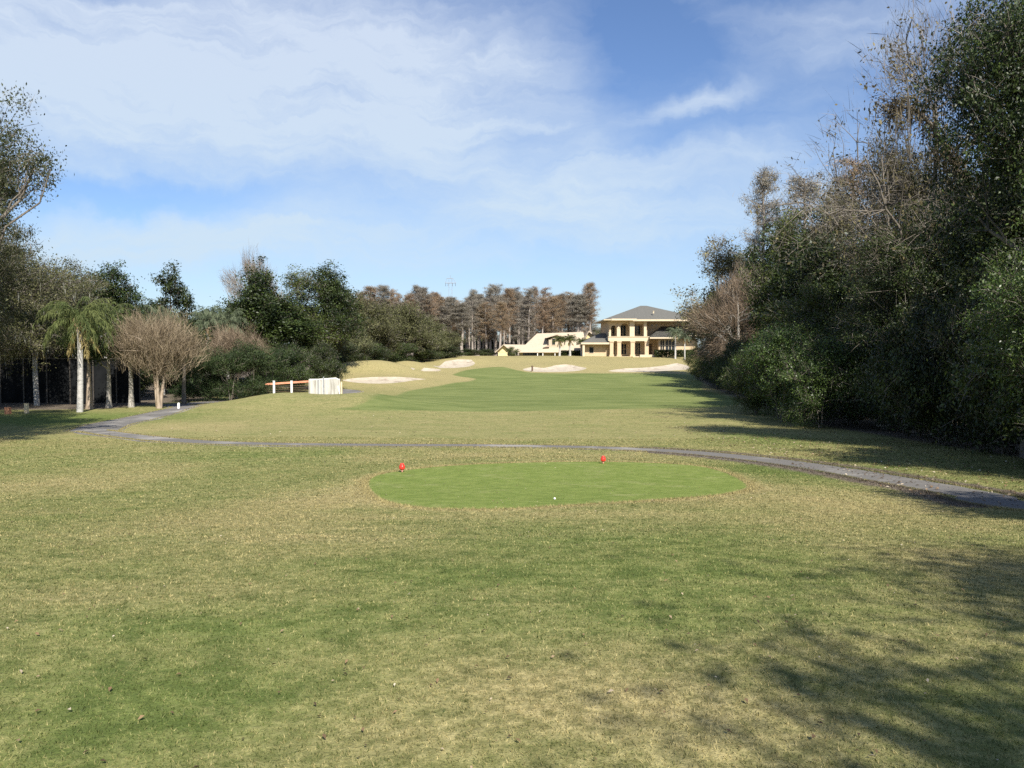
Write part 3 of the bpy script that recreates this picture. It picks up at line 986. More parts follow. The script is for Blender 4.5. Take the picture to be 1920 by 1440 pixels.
def broad(name, cat, seed, H, W, z0, n_cl, per, sig, leaf, mat, bark='bark', trunk_r=.25, fork=None, K1=8, K2=5, nb=9, shell=.45, aspect=.5, flat=.7, multi=1,
          twigs=0, twig_len=.7, twig_w=.008, twig_mat='twig_grey', moss=0, moss_len=1.0, shape=None, wig=.12, up=.5):
    r = np.random.RandomState(seed + 100)
    R = W / 2; zc = (z0 + H) / 2; hz_ = (H - z0) / 2
    if shape is None:
        blobs = []
        for i in range(nb):
            a = 6.28 * i / nb + r.uniform(-.4, .4); rr = R * r.uniform(.32, .62)
            t = r.uniform(-1, 1)
            lim = math.sqrt(max(0.05, 1 - t * t * .8))
            blobs.append((rr * lim * math.cos(a), rr * lim * math.sin(a), zc + t * hz_ * .66, R * r.uniform(.32, .5), R * r.uniform(.32, .5), hz_ * r.uniform(.24, .38)))
        blobs.append((0, 0, H - hz_ * .33, R * .4, R * .4, hz_ * .33))
    else: blobs = shape
    V, Fq, P, ctr, r = skeleton(seed, blobs, n_cl, trunk_r, fork if fork else z0 * .8 + .2, K1, K2, shell, multi, wig=wig)
    P[:, 2] = np.maximum(P[:, 2], .15)
    parts = [('trunk', mesh_np(name + '_trunk', V, [Fq], M[bark], True))]
    vs = []; fs = []; ts = []; o = 0
    if per:
        v, f, t = clump_leaves(P, ctr, r, per, sig, leaf, aspect, up, flat)
        v[:, 2] = np.maximum(v[:, 2], .02)
        parts.append(('crown', mesh_np(name + '_crown', v, [f], M[mat], False, {'tint': t})))
    if twigs:
        v, f, t = clump_twigs(P, ctr, r, twigs, twig_len, twig_w)
        parts.append(('twigs' if per else 'crown', mesh_np(name + '_twigs', v, [f], M[twig_mat], False, {'tint': t})))
    if moss:
        v, f, t = hang_strips(P, r, moss, moss_len, .03)
        parts.append(('hanging_moss', mesh_np(name + '_moss', v, [f], M['moss'], False, {'tint': t})))
    return Kind(name, cat, parts, H, W)


def cypress(seed, H=20, W=4.5, rust=True, z0=7):
    r = np.random.RandomState(seed)
    n = 12; t = np.linspace(0, 1, n)
    q = np.stack([np.cumsum(r.normal(0, .05, n)), np.cumsum(r.normal(0, .05, n)), -.3 + t * (H + .1)], 1)
    rr = .24 * (1 - t) ** .8 + .03 + .2 * np.exp(-t * 25)
    V, Fq = tubes(q[None], rr[None], 7)
    nb = 120
    tb = r.uniform(0, 1, nb) ** .8; zb = z0 + (H - .3 - z0) * tb
    # flat-topped, ragged crown
    prof = W / 2 * (.62 + .5 * np.sin(np.clip(tb * 1.15, 0, 1) * np.pi) ** .6) * r.uniform(.35, 1.15, nb)
    prof *= np.where(tb > .85, .75, 1)
    th = r.uniform(0, 6.28, nb)
    A = np.stack([np.interp(zb, q[:, 2], q[:, 0]), np.interp(zb, q[:, 2], q[:, 1]), zb], 1)
    Bp = A + np.stack([np.cos(th) * prof, np.sin(th) * prof, prof * r.uniform(.0, .55, nb)], 1)
    v2, f2 = tubes(bez(A, (A + Bp) / 2 + np.array([0, 0, .15]), Bp, 4), np.tile(np.linspace(.05, .015, 4), (nb, 1)), 3)
    f2 = f2 + len(V)
    # a few dead stubs below
    parts = [('trunk', mesh_np('cypress_trunk', np.concatenate([V, v2]), [np.concatenate([Fq, f2])], M['bark_cypress'], True))]
    tt = r.uniform(.35, 1, (nb, 6))[..., None]
    P = (A[:, None] * (1 - tt) + Bp[:, None] * tt).reshape(-1, 3)
    v, f, t_ = clump_leaves(P, q.mean(0), r, 9, .22, .085, .4, .2, .8, .35)
    parts.append(('crown', mesh_np('cypress_crown', v, [f], M['leaf_rust' if rust else 'leaf_cypress_grey'], False, {'tint': t_})))
    v, f, t_ = clump_twigs(P, q.mean(0), r, 7, .9, .014, .8, .2)
    parts.append(('twigs', mesh_np('cypress_twigs', v, [f], M['twig_grey' if not rust else 'twig_brown'], False, {'tint': t_})))
    return Kind('cypress_tree', 'tree', parts, H, W)


def queen_palm(seed, H=8.0, trunk_h=5.6, mat='palm_leaf', nf=24, fl=3.4, droop=1.0, tr=.19, name='palm_tree', leaflet=.6):
    r = np.random.RandomState(seed)
    t = np.linspace(0, 1, 40)
    q = np.stack([.10 * np.sin(t * 2.2), .05 * t, -.2 + t * (trunk_h + .2)], 1)
    rr = tr * (1.12 - .28 * t + .18 * np.exp(-t * 18)) * (1 + .025 * (np.arange(40) % 2))
    V, Fq = tubes(q[None], rr[None], 14)
    parts = [('trunk', mesh_np('palm_trunk', V, [Fq], M['palm_trunk'], True))]
    tp = q[-1]
    # boots: old leaf bases flaring at the top of the trunk
    A = []; B = []
    for k in range(9):
        a = k * 2.4; c, s_ = math.cos(a), math.sin(a)
        A.append(tp + np.array([c * tr * .6, s_ * tr * .6, -.25 + .06 * k])); B.append(tp + np.array([c * tr * 2.1, s_ * tr * 2.1, .35 + .07 * k]))
    A = np.array(A); B = np.array(B)
    v, f = tubes(bez(A, (A + B) / 2 + np.array([0, 0, -.05]), B, 4), np.tile(np.linspace(.11, .05, 4), (9, 1)), 6)
    parts.append(('leaf_bases', mesh_np('palm_boots', v, [f], M['palm_boot'], True)))

    def fronds(n, kind):
        vs = []; fs = []; ts = []; off = 0
        for k in range(n):
            az_ = k * 2.399 + r.uniform(-.2, .2); e0 = {'live': math.radians(80 - 75 * (k / n) ** .9), 'dead': math.radians(r.uniform(-70, -50))}[kind] + r.uniform(-.1, .1)
            L = fl * r.uniform(.85, 1.1) * (.8 if kind == 'dead' else 1)
            m = 15; p = [tp + np.array([0, 0, .35])]; e = e0
            for i in range(m):
                e -= droop * (.055 + .012 * i) * (1 if kind == 'live' else .1)
                e = max(e, math.radians(-83))
                p.append(p[-1] + np.array([math.cos(az_) * math.cos(e), math.sin(az_) * math.cos(e), math.sin(e)]) * L / m)
            p = np.array(p)
            v, f = tubes(p[None], np.linspace(.035, .006, len(p))[None], 4)
            vs.append(v); fs.append(('q', f + off)); ts.append(np.full(len(v), .75)); off += len(v)
            # leaflets in two or three planes, hanging
            nl = 120
            s_ = r.uniform(.12, 1, nl); pp = np.stack([np.interp(s_, np.linspace(0, 1, len(p)), p[:, c]) for c in range(3)], 1)
            tdir = np.stack([np.interp(s_, np.linspace(0, 1, len(p)), np.gradient(p[:, c])) for c in range(3)], 1); tdir /= np.linalg.norm(tdir, axis=1)[:, None]
            side = np.array([-math.sin(az_), math.cos(az_), 0]) * np.where(r.uniform(size=nl) < .5, 1, -1)[:, None]
            d = side * .75 + tdir * .55 + np.stack([r.normal(0, .25, nl), r.normal(0, .25, nl), r.normal(-.35 * droop, .35, nl)], 1)
            d /= np.linalg.norm(d, axis=1)[:, None]
            LL = leaflet * np.sin(np.clip(s_ * 1.0 + .15, 0, 1) * np.pi) ** .4 * r.uniform(.7, 1.15, nl)
            mid = pp + d * LL[:, None] * .5; d2 = d * .6 + np.array([0, 0, -.9 * droop]); d2 /= np.linalg.norm(d2, axis=1)[:, None]
            tip = mid + d2 * LL[:, None] * .6
            wv = np.cross(d, r.normal(size=(nl, 3))); wv /= np.linalg.norm(wv, axis=1)[:, None]; wv *= .02
            v = np.stack([pp, mid - wv, tip, mid + wv], 1).reshape(-1, 3)
            vs.append(v); fs.append(('q', np.arange(4 * nl).reshape(-1, 4) + off)); off += 4 * nl
            ts.append(np.repeat(np.clip(r.uniform(.1, 1) * .5 + r.uniform(0, .5, nl), 0, 1), 4))
        return np.concatenate(vs), np.concatenate([f for _, f in fs]), np.concatenate(ts)
    v, f, t_ = fronds(nf, 'live')
    parts.append(('crown', mesh_np('palm_crown', v, [f], M[mat], False, {'tint': t_})))
    v, f, t_ = fronds(3, 'dead')
    parts.append(('dead_fronds', mesh_np('palm_dead', v, [f], M['palm_dead'], False, {'tint': t_})))
    return Kind(name, 'palm', parts, H, 2 * fl * .8)


def crape_myrtle(seed, H=6.5, W=7.0):
    blobs = [(0, 0, H * .66, W * .40, W * .40, H * .27), (W * .22, .3, H * .62, W * .25, W * .25, H * .22), (-W * .2, -.4, H * .7, W * .27, W * .27, H * .24), (.4, W * .2, H * .74, W * .2, W * .2, H * .24), (0, 0, H * .42, W * .17, W * .17, H * .12)]
    V, Fq, P, ctr, r = skeleton(seed, blobs, 440, .32, 1.1, 16, 6, .62, 3, top=H * .42, wig=.05, twig_r=.014)
    parts = [('trunk', mesh_np('myrtle_trunk', V, [Fq], M['bark_myrtle'], True))]
    base_c = np.array([0, 0, 1.2])
    v, f, t = clump_twigs(P, base_c, r, 32, 1.1, .011, .62, .35)
    parts.append(('crown', mesh_np('myrtle_crown', v, [f], M['twig_brown'], False, {'tint': t})))
    return Kind('crape_myrtle', 'tree', parts, H, W)


K = {}
K['oak_big'] = broad('live_oak', 'tree', 1, 14, 15, 3.2, 520, 75, .50, .085, 'leaf_oak', 'bark', .42, 3.0, 10, 6, 13, .42, twigs=14, twig_len=.9, twig_w=.009, moss=700, moss_len=.9)
K['oak_edge'] = broad('live_oak', 'tree', 7, 14, 13, 3.0, 640, 130, .33, .06, 'leaf_edge', 'bark', .38, 3.0, 12, 6, 14, .35, twigs=12, twig_len=.8, twig_w=.008)
K['oak_far'] = broad('live_oak', 'tree', 2, 12, 13, .1, 520, 46, .60, .15, 'leaf_oak', 'bark', .35, 2.0, 9, 6, 12, .42, twigs=6, twig_len=1.1, twig_w=.02)
K['dark_a'] = broad('evergreen_tree', 'tree', 3, 16, 9, .8, 520, 66, .50, .14, 'leaf_dark', 'bark', .3, 3, 9, 6, 13, .42, twigs=5, twig_len=.8, twig_w=.014)
K['dark_b'] = broad('evergreen_tree', 'tree', 4, 16, 10, .5, 560, 66, .50, .135, 'leaf_dark', 'bark', .32, 3, 10, 6, 14, .42, twigs=6, twig_len=.8, twig_w=.012)
K['mid_a'] = broad('broadleaf_tree', 'tree', 5, 15, 9, 1.0, 430, 60, .46, .105, 'leaf_mid', 'bark_pale', .27, 2.5, 9, 6, 13, .42, twigs=10, twig_len=1.0, twig_w=.012)
K['magnolia'] = broad('magnolia_tree', 'tree', 6, 13, 6.5, 3.0, 170, 60, .32, .13, 'leaf_dark', 'bark', .22, 3, 9, 4, 12, .38)
K['near_bright'] = broad('broadleaf_tree', 'tree', 8, 12, 9, 1.0, 560, 80, .27, .062, 'leaf_bright', 'bark', .22, 2, 10, 7, 15, .36, aspect=.42, twigs=5, twig_len=.7, twig_w=.006)
K['near_dark'] = broad('evergreen_tree', 'tree', 9, 16, 10, .8, 720, 105, .38, .062, 'leaf_dark', 'bark', .3, 2, 12, 7, 16, .4, twigs=6, twig_len=.8, twig_w=.008)
K['yellow'] = broad('broadleaf_tree', 'tree', 10, 14, 9, 2.0, 380, 36, .42, .12, 'leaf_yellow', 'bark_pale', .25, 3, 9, 5, 12, .38, twigs=16, twig_len=1.1, twig_w=.014)
K['bare_leafy'] = broad('bare_tree', 'tree', 12, 14, 14, 3.5, 560, 7, .32, .075, 'leaf_sparse', 'bark', .20, 3.5, 12, 7, 14, .36, twigs=20, twig_len=.75, twig_w=.005, wig=.3)
K['bare_red'] = broad('bare_tree', 'tree', 13, 11, 10, 1.5, 330, 0, .35, .07, None, 'bark_pale', .25, 2.5, 10, 6, 11, .38, twigs=40, twig_len=1.2, twig_w=.013, twig_mat='twig_brown')
K['vine'] = broad('vine_covered_tree', 'tree', 14, 13, 8, 2.0, 400, 44, .40, .075, 'leaf_vine', 'bark_pale', .24, 3, 9, 5, 12, .4, twigs=22, twig_len=.8, twig_w=.008, moss=500, moss_len=.8)
K['shrub_bright'] = broad('leafy_shrub', 'shrub', 15, 5, 6, .1, 400, 80, .22, .045, 'leaf_mid', 'bark', .08, .3, 10, 5, 14, .4, multi=3, twigs=4, twig_len=.5, twig_w=.005)
K['shrub_dark'] = broad('leafy_shrub', 'shrub', 16, 5, 7, .1, 400, 80, .28, .062, 'leaf_dark', 'bark', .08, .3, 10, 5, 14, .4, multi=3, twigs=6, twig_len=.6, twig_w=.007)
K['near_shrub'] = broad('leafy_shrub', 'shrub', 18, 5, 6, .1, 460, 60, .22, .05, 'leaf_bright', 'bark', .08, .3, 10, 5, 16, .4, multi=3, twigs=4, twig_len=.5, twig_w=.005)
K['juniper'] = broad('juniper_shrub', 'shrub', 17, 5, 6, .1, 330, 60, .28, .085, 'leaf_juniper', 'bark', .1, .4, 9, 5, 12, .4, aspect=.3, multi=2)
K['shade_oak'] = broad('live_oak', 'tree', 19, 12, 10, 4.5, 185, 130, .52, .085, 'leaf_oak', 'bark', .3, 4, 9, 5, 10, .5, flat=.3, twigs=10, twig_len=.9, twig_w=.01)
K['cyp_a'] = cypress(41, 20, 5.0, True, 5.5)
K['cyp_b'] = cypress(42, 20, 4.0, True, 9)
K['cyp_c'] = cypress(43, 20, 4.5, False, 4.5)
K['cyp_d'] = cypress(44, 20, 3.6, False, 10)
K['palm'] = queen_palm(51, fl=3.9, nf=32, droop=1.2, leaflet=.62)
K['palm_far'] = queen_palm(52, 8.0, 5.0, 'palm_grey', 26, 3.0, .9)
K['palm_small'] = queen_palm(53, 6.0, 3.6, 'palm_leaf', 26, 2.2, .7, .22, leaflet=.5)
K['myrtle'] = crape_myrtle(61)

WORDS = ['first', 'second', 'third', 'fourth', 'fifth', 'sixth', 'seventh', 'eighth', 'ninth', 'tenth', 'eleventh', 'twelfth', 'thirteenth', 'fourteenth', 'fifteenth', 'sixteenth', 'seventeenth', 'eighteenth', 'nineteenth', 'twentieth']
WORDS += ['twenty ' + x for x in WORDS[:9]] + ['thirtieth'] + ['thirty ' + x for x in WORDS[:9]] + ['fortieth'] + ['forty ' + x for x in WORDS[:9]]

# ---- left side ----------------------------------------------------
K['oak_edge'].place(-225, 33, top=70, width=560, rz=4.0, label='oak crown behind the one cut by the left edge, its shadow on the grass', group='oaks at the left edge')
K['oak_edge'].place(-85, 42, top=235, width=330, rz=5.4, label='lower oak crown between the tall edge oak and the mossy oaks', group='oaks at the left edge')
K['oak_edge'].place(-205, 30, top=60, width=570, rz=1.0, group='oaks at the left edge', label='tall live oak cut by the left edge of the photo, small leaves against the sky')
K['oak_big'].place(-30, 62, top=432, width=400, rz=0.5, label='mossy grey green live oak behind the left lawn, over the dark screen', group='live oaks on the left')
K['oak_big'].place(-230, 50, top=330, width=520, rz=2.5, label='mossy live oak farthest left behind the lawn, mostly outside the photo', group='live oaks on the left')
K['oak_big'].place(75, 76, top=478, width=320, rz=2.1, label='live oak with a rounded grey green top, behind the nearest palm', group='live oaks on the left')
K['dark_b'].place(205, 84, top=492, width=150, label='dark evergreen tree right behind the nearest palm crown', group='dark evergreens behind the left lawn')
K['dark_b'].place(60, 92, top=520, width=190, label='dark evergreen tree behind the mossy oaks', group='dark evergreens behind the left lawn')
K['dark_a'].place(245, 76, top=560, width=110, label='dark low evergreen between the palm and the bare crape myrtle', group='dark evergreens behind the left lawn')
K['oak_far'].place(150, 95, top=510, width=220, label='grey green oak rising behind the palm with drooping fronds')
K['magnolia'].place(323, 100, top=494, width=88, label='lone dark magnolia standing above the palm crowns against the sky')
K['dark_b'].place(290, 108, top=560, width=180, label='dark evergreen below the lone magnolia', group='dark evergreens behind the crape myrtles')
K['dark_b'].place(400, 112, top=575, width=190, label='dark evergreen behind the two pale palm crowns', group='dark evergreens behind the crape myrtles')
K['palm'].place(148, 58, top=548, width=165, rz=0.6, label='nearest queen palm with long drooping fronds and smooth pale trunk', group='queen palms behind the left lawn')
K['palm'].place(68, 67, top=570, width=140, rz=2.9, label='queen palm with thin grey trunk under the mossy oak, left of the pale trunked palm', group='queen palms behind the left lawn')
K['palm'].place(200, 72, top=560, width=130, rz=1.9, label='queen palm in shade just right of the pale trunked palm', group='queen palms behind the left lawn')
K['palm_far'].place(305, 88, top=545, width=90, label='pale green palm crown directly below the lone magnolia', group='palm crowns above the crape myrtles')
K['palm_far'].place(388, 92, top=548, width=70, label='greyish palm crown between the lone magnolia and the tall dark trees', group='palm crowns above the crape myrtles')
K['palm_far'].place(428, 94, top=550, width=80, label='bright green palm crown touching the tall dark trees', group='palm crowns above the crape myrtles')
K['myrtle'].place(297, 63.5, top=583, width=180, rz=0.0, label='bare brown crape myrtle with forked pale trunk beside the cart path', group='crape myrtles by the cart path')
K['myrtle'].place(440, 81, top=612, width=150, rz=1.2, label='bare crape myrtle rising out of the dark junipers', group='crape myrtles by the cart path')
for i, (px, d, top, wd) in enumerate([(350, 75, 672, 80), (390, 76, 650, 100), (432, 75.5, 655, 100), (474, 77, 640, 105), (505, 86, 650, 100), (412, 84, 636, 130)]):
    K['juniper'].place(px, d, top=top, width=wd, label=f'{WORDS[i]} dark green juniper behind the cart path, counted from the crape myrtle' if i < 5 else 'juniper in the back of the juniper bank', group='dark junipers behind the cart path')
for i, (px, d, top, wd) in enumerate([(-60, 78, 600, 170), (20, 80, 610, 170), (100, 80, 620, 160), (180, 82, 625, 150), (250, 84, 630, 130), (320, 90, 640, 130)]):
    K['shrub_dark'].place(px, d, top=top, width=wd, label=f'{WORDS[i]} dark shrub behind the screen enclosure from the left', group='dark shrubs behind the screen enclosure')
# tall dark group
K['dark_a'].place(487, 100, top=492, width=150, rz=.4, label='tall dark tree with twiggy bare top, leftmost of the tall dark trees', group='tall dark trees by the bridge')
K['bare_red'].place(478, 103, top=471, width=120, label='bare twiggy treetop poking out above the tall dark trees')
K['mid_a'].place(560, 112, top=497, width=150, rz=1.4, label='tall dark green tree in the middle of the tall trees by the bridge', group='tall dark trees by the bridge')
K['dark_b'].place(615, 116, top=494, width=135, rz=2.0, label='tall dark tree with spreading top next to the cypress trees', group='tall dark trees by the bridge')
K['dark_a'].place(520, 103, top=545, width=190, rz=3, label='lower dark tree in front of the tall ones, behind the orange rail', group='tall dark trees by the bridge')
for i, (px, d, top, wd, kd) in enumerate([(660, 150, 548, 130, 'oak_far'), (600, 122, 590, 130, 'oak_far'), (705, 150, 562, 120, 'oak_far'), (760, 165, 565, 130, 'oak_far'), (800, 175, 590, 100, 'oak_far'), (838, 182, 618, 80, 'oak_far'), (655, 138, 610, 110, 'oak_far'), (730, 172, 600, 120, 'oak_far')]):
    K[kd].place(px, d, top=top, width=wd, label=f'{WORDS[i]} grey green oak between the tall dark trees and the cypress grove', group='oaks left of the cypress grove')
for i, (px, d, top, wd) in enumerate([(545, 92, 640, 110), (600, 98, 640, 110), (640, 130, 640, 110), (695, 142, 636, 110), (745, 160, 636, 100), (790, 168, 640, 90), (835, 176, 645, 80), (880, 200, 652, 60), (910, 207, 652, 50)]):
    K['shrub_dark'].place(px, d, top=top, width=wd, label=f'{WORDS[i]} dark shrub at the foot of the oaks, counted from the bridge', group='dark shrubs at the foot of the oaks')
K['shrub_dark'].place(608, 86, top=695, width=32, label='small black rounded shrub behind the white curved wall')

for i, (x, y, h) in enumerate([(-56, 66, 12), (-64, 74, 13), (-70, 60, 12), (-70, 92, 15), (-80, 76, 14)]):
    K['oak_far'].place(0, y, x=x, h=h, w_=13, label='oak past the left edge of the photo beyond the lawn', group='oaks past the left edge')
# ---- cypress grove -----------------------------------------------
rr_ = random.Random(9)
cy = []
px = 650
while px < 1108:
    top = 552 + rr_.uniform(-22, 24)
    if 860 < px < 905: top += 10
    cy.append((px, 222 + rr_.uniform(-10, 14), top)); px += rr_.uniform(7, 11)
px = 655
while px < 1100:
    cy.append((px, 246 + rr_.uniform(-8, 14), 560 + rr_.uniform(-12, 14))); px += rr_.uniform(9, 15)
cy.sort()
for i, (px, d, top) in enumerate(cy):
    kd = rr_.choice(['cyp_a', 'cyp_a', 'cyp_b', 'cyp_c', 'cyp_d'])
    K[kd].place(px, d, top=top, width=rr_.uniform(32, 54), lean=rr_.uniform(-.04, .04), label='slender winter cypress with bare pale trunk in the tall grove behind the houses', group='cypress trees in the grove')
K['cyp_c'].place(1109, 232, top=574, width=32, label='lower grey cypress at the clubhouse end of the grove')
for i, px in enumerate(range(640, 1110, 26)):
    K['shrub_dark'].place(px, 262 + (i * 7) % 11, top=632 + (i * 5) % 9, width=46, label='dark undergrowth shrub behind the cypress trunks', group='undergrowth behind the cypress grove')
for i, px in enumerate((690, 760, 830, 905, 975, 1050, 1120, 1180)):
    K['oak_far'].place(px, 285 + (i * 5) % 9, top=612 + (i * 7) % 14, width=95, label='dark low tree far behind the cypress trunks', group='low trees behind the cypress grove')

# ---- right woods --------------------------------------------------
K['mid_a'].place(1385, 122, top=462, width=150, rz=1.9, label='olive green tree behind the reddish bare one, toward the clubhouse')
K['dark_a'].place(1455, 100, top=405, width=150, rz=1.1, label='dark tree under the two ragged cypress tops', group='dark evergreens of the wood')
K['yellow'].place(1340, 124, top=446, width=175, rz=.3, label='sparse yellow green tree nearest the clubhouse roof', group=None)
K['shrub_bright'].place(1308, 122, top=640, width=60, label='green shrub by the long bunker, farthest along the wood edge')
K['dark_b'].place(1400, 118, top=520, width=150, rz=.9, label='dark tree behind the sparse yellow green one', group='dark evergreens of the wood')
K['bare_red'].place(1385, 98, top=500, width=200, rz=.8, label='reddish bare twiggy tree leaning out of the wood over the fairway')
K['shrub_dark'].place(1345, 108, top=620, width=90, label='dark shrub at the wood edge beside the far end of the fairway', group='dark shrubs along the wood edge')
K['shrub_dark'].place(1385, 92, top=625, width=110, label='dark shrub below the reddish bare tree', group='dark shrubs along the wood edge')
K['cyp_c'].place(1425, 112, top=322, width=95, rz=1.0, label='tall grey cypress with ragged top, outermost of the wood')
K['cyp_c'].place(1505, 104, top=332, width=130, rz=2.0, label='bare flat topped cypress second along the wood skyline')
K['cyp_a'].place(1590, 92, top=300, width=150, rz=3.0, label='rust tinged cypress behind the pale vine covered tree')
K['mid_a'].place(1475, 80, top=385, width=175, rz=.2, label='dense green tree with reddish leaves below the flat topped cypress')
K['vine'].place(1660, 46, top=250, width=240, rz=1.4, label='pale vine covered tree hung with grey strands, under the bare limbs')
K['bare_leafy'].place(1755, 41.5, top=0, width=700, rz=0.35, label='tall bare tree with thin limbs reaching over the wood edge, few leaves')
K['vine'].place(1560, 72, top=340, width=150, rz=2.4, label='twiggy vine covered tree between the green tree and the pale one')
K['near_shrub'].place(1540, 44, top=620, width=200, rz=2.6, label='green shrub half in shade beside the large bright green shrub')
K['near_shrub'].place(1465, 49, top=600, width=210, rz=.6, label='large bright green shrub bulging out at the wood edge')
K['mid_a'].place(1520, 54, top=520, width=190, rz=2.6, label='leafy tree rising right behind the large bright green shrub')
K['shrub_bright'].place(1420, 56, top=650, width=150, rz=2.2, label='smaller green shrub behind the large bright green one')
K['near_bright'].place(1990, 20.5, top=300, width=400, rz=.5, label='glossy leaved tree with sunlit bright leaves at the right edge of the photo')
K['near_dark'].place(1935, 26.5, top=-95, width=450, rz=1.1, label='tallest dark evergreen, reaching beyond the top of the photo', group='dark evergreens of the wood')
K['near_dark'].place(2200, 24, top=-160, width=560, rz=2.3, label='dark evergreen past the right edge of the photo', group='dark evergreens of the wood')
K['near_dark'].place(1830, 39, top=330, width=360, rz=3.0, label='dark evergreen below the bare limbs, in deep shade', group='dark evergreens of the wood')
K['near_dark'].place(1725, 40, top=375, width=300, rz=4.0, label='leafy dark evergreen in front of the pale vine covered tree', group='dark evergreens of the wood')
K['mid_a'].place(1655, 45, top=440, width=230, rz=5.0, label='leafy olive green tree left of the draped dead trunk')
K['dark_a'].place(1640, 56, top=400, width=230, rz=.7, label='dark evergreen behind the large bright green shrub', group='dark evergreens of the wood')
K['dark_b'].place(1540, 66, top=470, width=200, rz=1.7, label='dark evergreen between the bright shrub and the reddish bare tree', group='dark evergreens of the wood')
deep = [(23, 60), (27, 72), (30, 84), (34, 98), (38, 112), (26, 48), (24, 38), (30, 56), (34, 68), (27, 30), (36, 84), (43, 130), (48, 150), (32, 42), (41, 100), (22, 22), (28, 18)]
for i, (x, y) in enumerate(deep):
    K[('dark_b', 'dark_a', 'mid_a')[i % 3]].place(0, y, x=x, h=13 + (i * 37 % 50) / 12, w_=9.5, label='tree deep inside the shaded wood, hidden behind its edge', group='trees deep in the wood')
under = [(15.6, 19.5), (15.8, 23), (17.2, 28), (17.4, 32.5), (18.8, 37), (19.6, 42), (20.0, 47), (19.5, 53), (20.5, 60), (22, 69), (23.5, 79), (25, 90), (21, 27), (21.5, 35), (22, 43), (18, 20), (20, 16), (27, 103), (30, 116), (24, 52)]
for i, (x, y) in enumerate(under):
    K['shrub_dark'].place(0, y, x=x, h=4.2 + (i * 29 % 30) / 12, w_=6.2, label=f'dark undergrowth shrub, {WORDS[i]} in the shaded row along the wood', group='undergrowth along the wood edge')
for i, (x, y, h) in enumerate([(19.5, 10, 13), (22, 15, 15), (20, 4, 11), (24, 6, 14)]):
    K['near_dark'].place(0, y, x=x, h=h, w_=9, label='evergreen beyond the right edge of the photo that shades the wood edge', group='evergreens past the wood edge')


def draped_snag():
    d = 41.0
    r = np.random.RandomState(77)
    pts = np.array([(1835, 860, d + .5), (1828, 640, d + .3), (1815, 450, d), (1790, 330, d - .3), (1745, 250, d - .6), (1700, 208, d - .8), (1660, 215, d - 1)])
    W_ = np.array([((p[0] - 960) / F * p[2], p[2], zrow(p[1], p[2])) for p in pts]); b = W_[0].copy(); b[2] = hz1(b[0], b[1]); W_[0] = b
    root = empty('snag', tuple(b)); tag(root, 'leaning dead trunk draped in dark brown vines, below the bare limbs', 'dead tree')
    q = catmull(W_ - b, False, lambda p: .35)
    v, f = tubes(q[None], np.linspace(.26, .08, len(q))[None], 8)
    link('trunk', mesh_np('snag_trunk', v, [f], M['bark'], True), root)
    k = q[len(q) // 3:]
    idx = r.randint(0, len(k), 420); P = k[idx] + r.normal(0, .32, (420, 3))
    v, f, t = clump_leaves(P, k.mean(0), r, 26, .22, .07, .45, .3, 1.0)
    link('vines', mesh_np('snag_vines', v, [f], M['snag_leaf'], False, {'tint': t}), root)
    v, f, t = hang_strips(P, r, 900, .9, .03)
    hv = link('hanging_vines', mesh_np('snag_strips', v, [f], M['snag_leaf'], False, {'tint': t}), root)
    hv['kind'] = 'stuff'


draped_snag()
# off to the right and behind the camera: trees whose shadows fall across the foreground
K['shade_oak'].place(0, -6.9, x=13.2, h=12, w_=10, rz=4.0, label='third live oak outside the photo that shades the near grass', group='trees beside the tee')
K['shade_oak'].place(0, -4.0, x=13.2, h=11, w_=9, rz=2.0, label='second live oak outside the photo that shades the near grass', group='trees beside the tee')
K['shade_oak'].place(0, -7.8, x=10.0, h=12.8, w_=10, rz=5.2, label='fourth live oak outside the photo that shades the near grass', group='trees beside the tee')
K['shade_oak'].place(0, -7.1, x=8.7, h=12, w_=10.5, rz=1.0, label='live oak outside the photo that shades the near grass', group='trees beside the tee')
K['mid_a'].place(0, 6.2, x=11.8, h=9, w_=6, rz=1.0, label='leafy low tree just outside the photo beside the cart path', group='trees beside the tee')

# ------------------------------------------------------------------ the clubhouse
def dims(D):
    k = F / D
    return (lambda px: (px - 960) / k), (lambda row: CZ + (HROW - row) / k)


def window(parent, x0, x1, y, z0, z1, fr=.12, nx=1, nz=1, name='window', mat='trim'):
    f = MB()
    f.box(x0 - fr, x1 + fr, y - .08, y + .02, z1, z1 + fr).box(x0 - fr, x1 + fr, y - .08, y + .02, z0 - fr, z0)
    f.box(x0 - fr, x0, y - .08, y + .02, z0, z1).box(x1, x1 + fr, y - .08, y + .02, z0, z1)
    for i in range(1, nx):
        xx = x0 + (x1 - x0) * i / nx; f.box(xx - .05, xx + .05, y - .07, y + .015, z0, z1)
    for i in range(1, nz):
        zz = z0 + (z1 - z0) * i / nz; f.box(x0, x1, y - .06, y + .012, zz - .04, zz + .04)
    fo = f.build(name, M[mat], parent)
    p = MB(); p.box(x0, x1, y - .03, y + .005, z0, z1)
    p.build('pane', M['glass'], fo)
    return fo


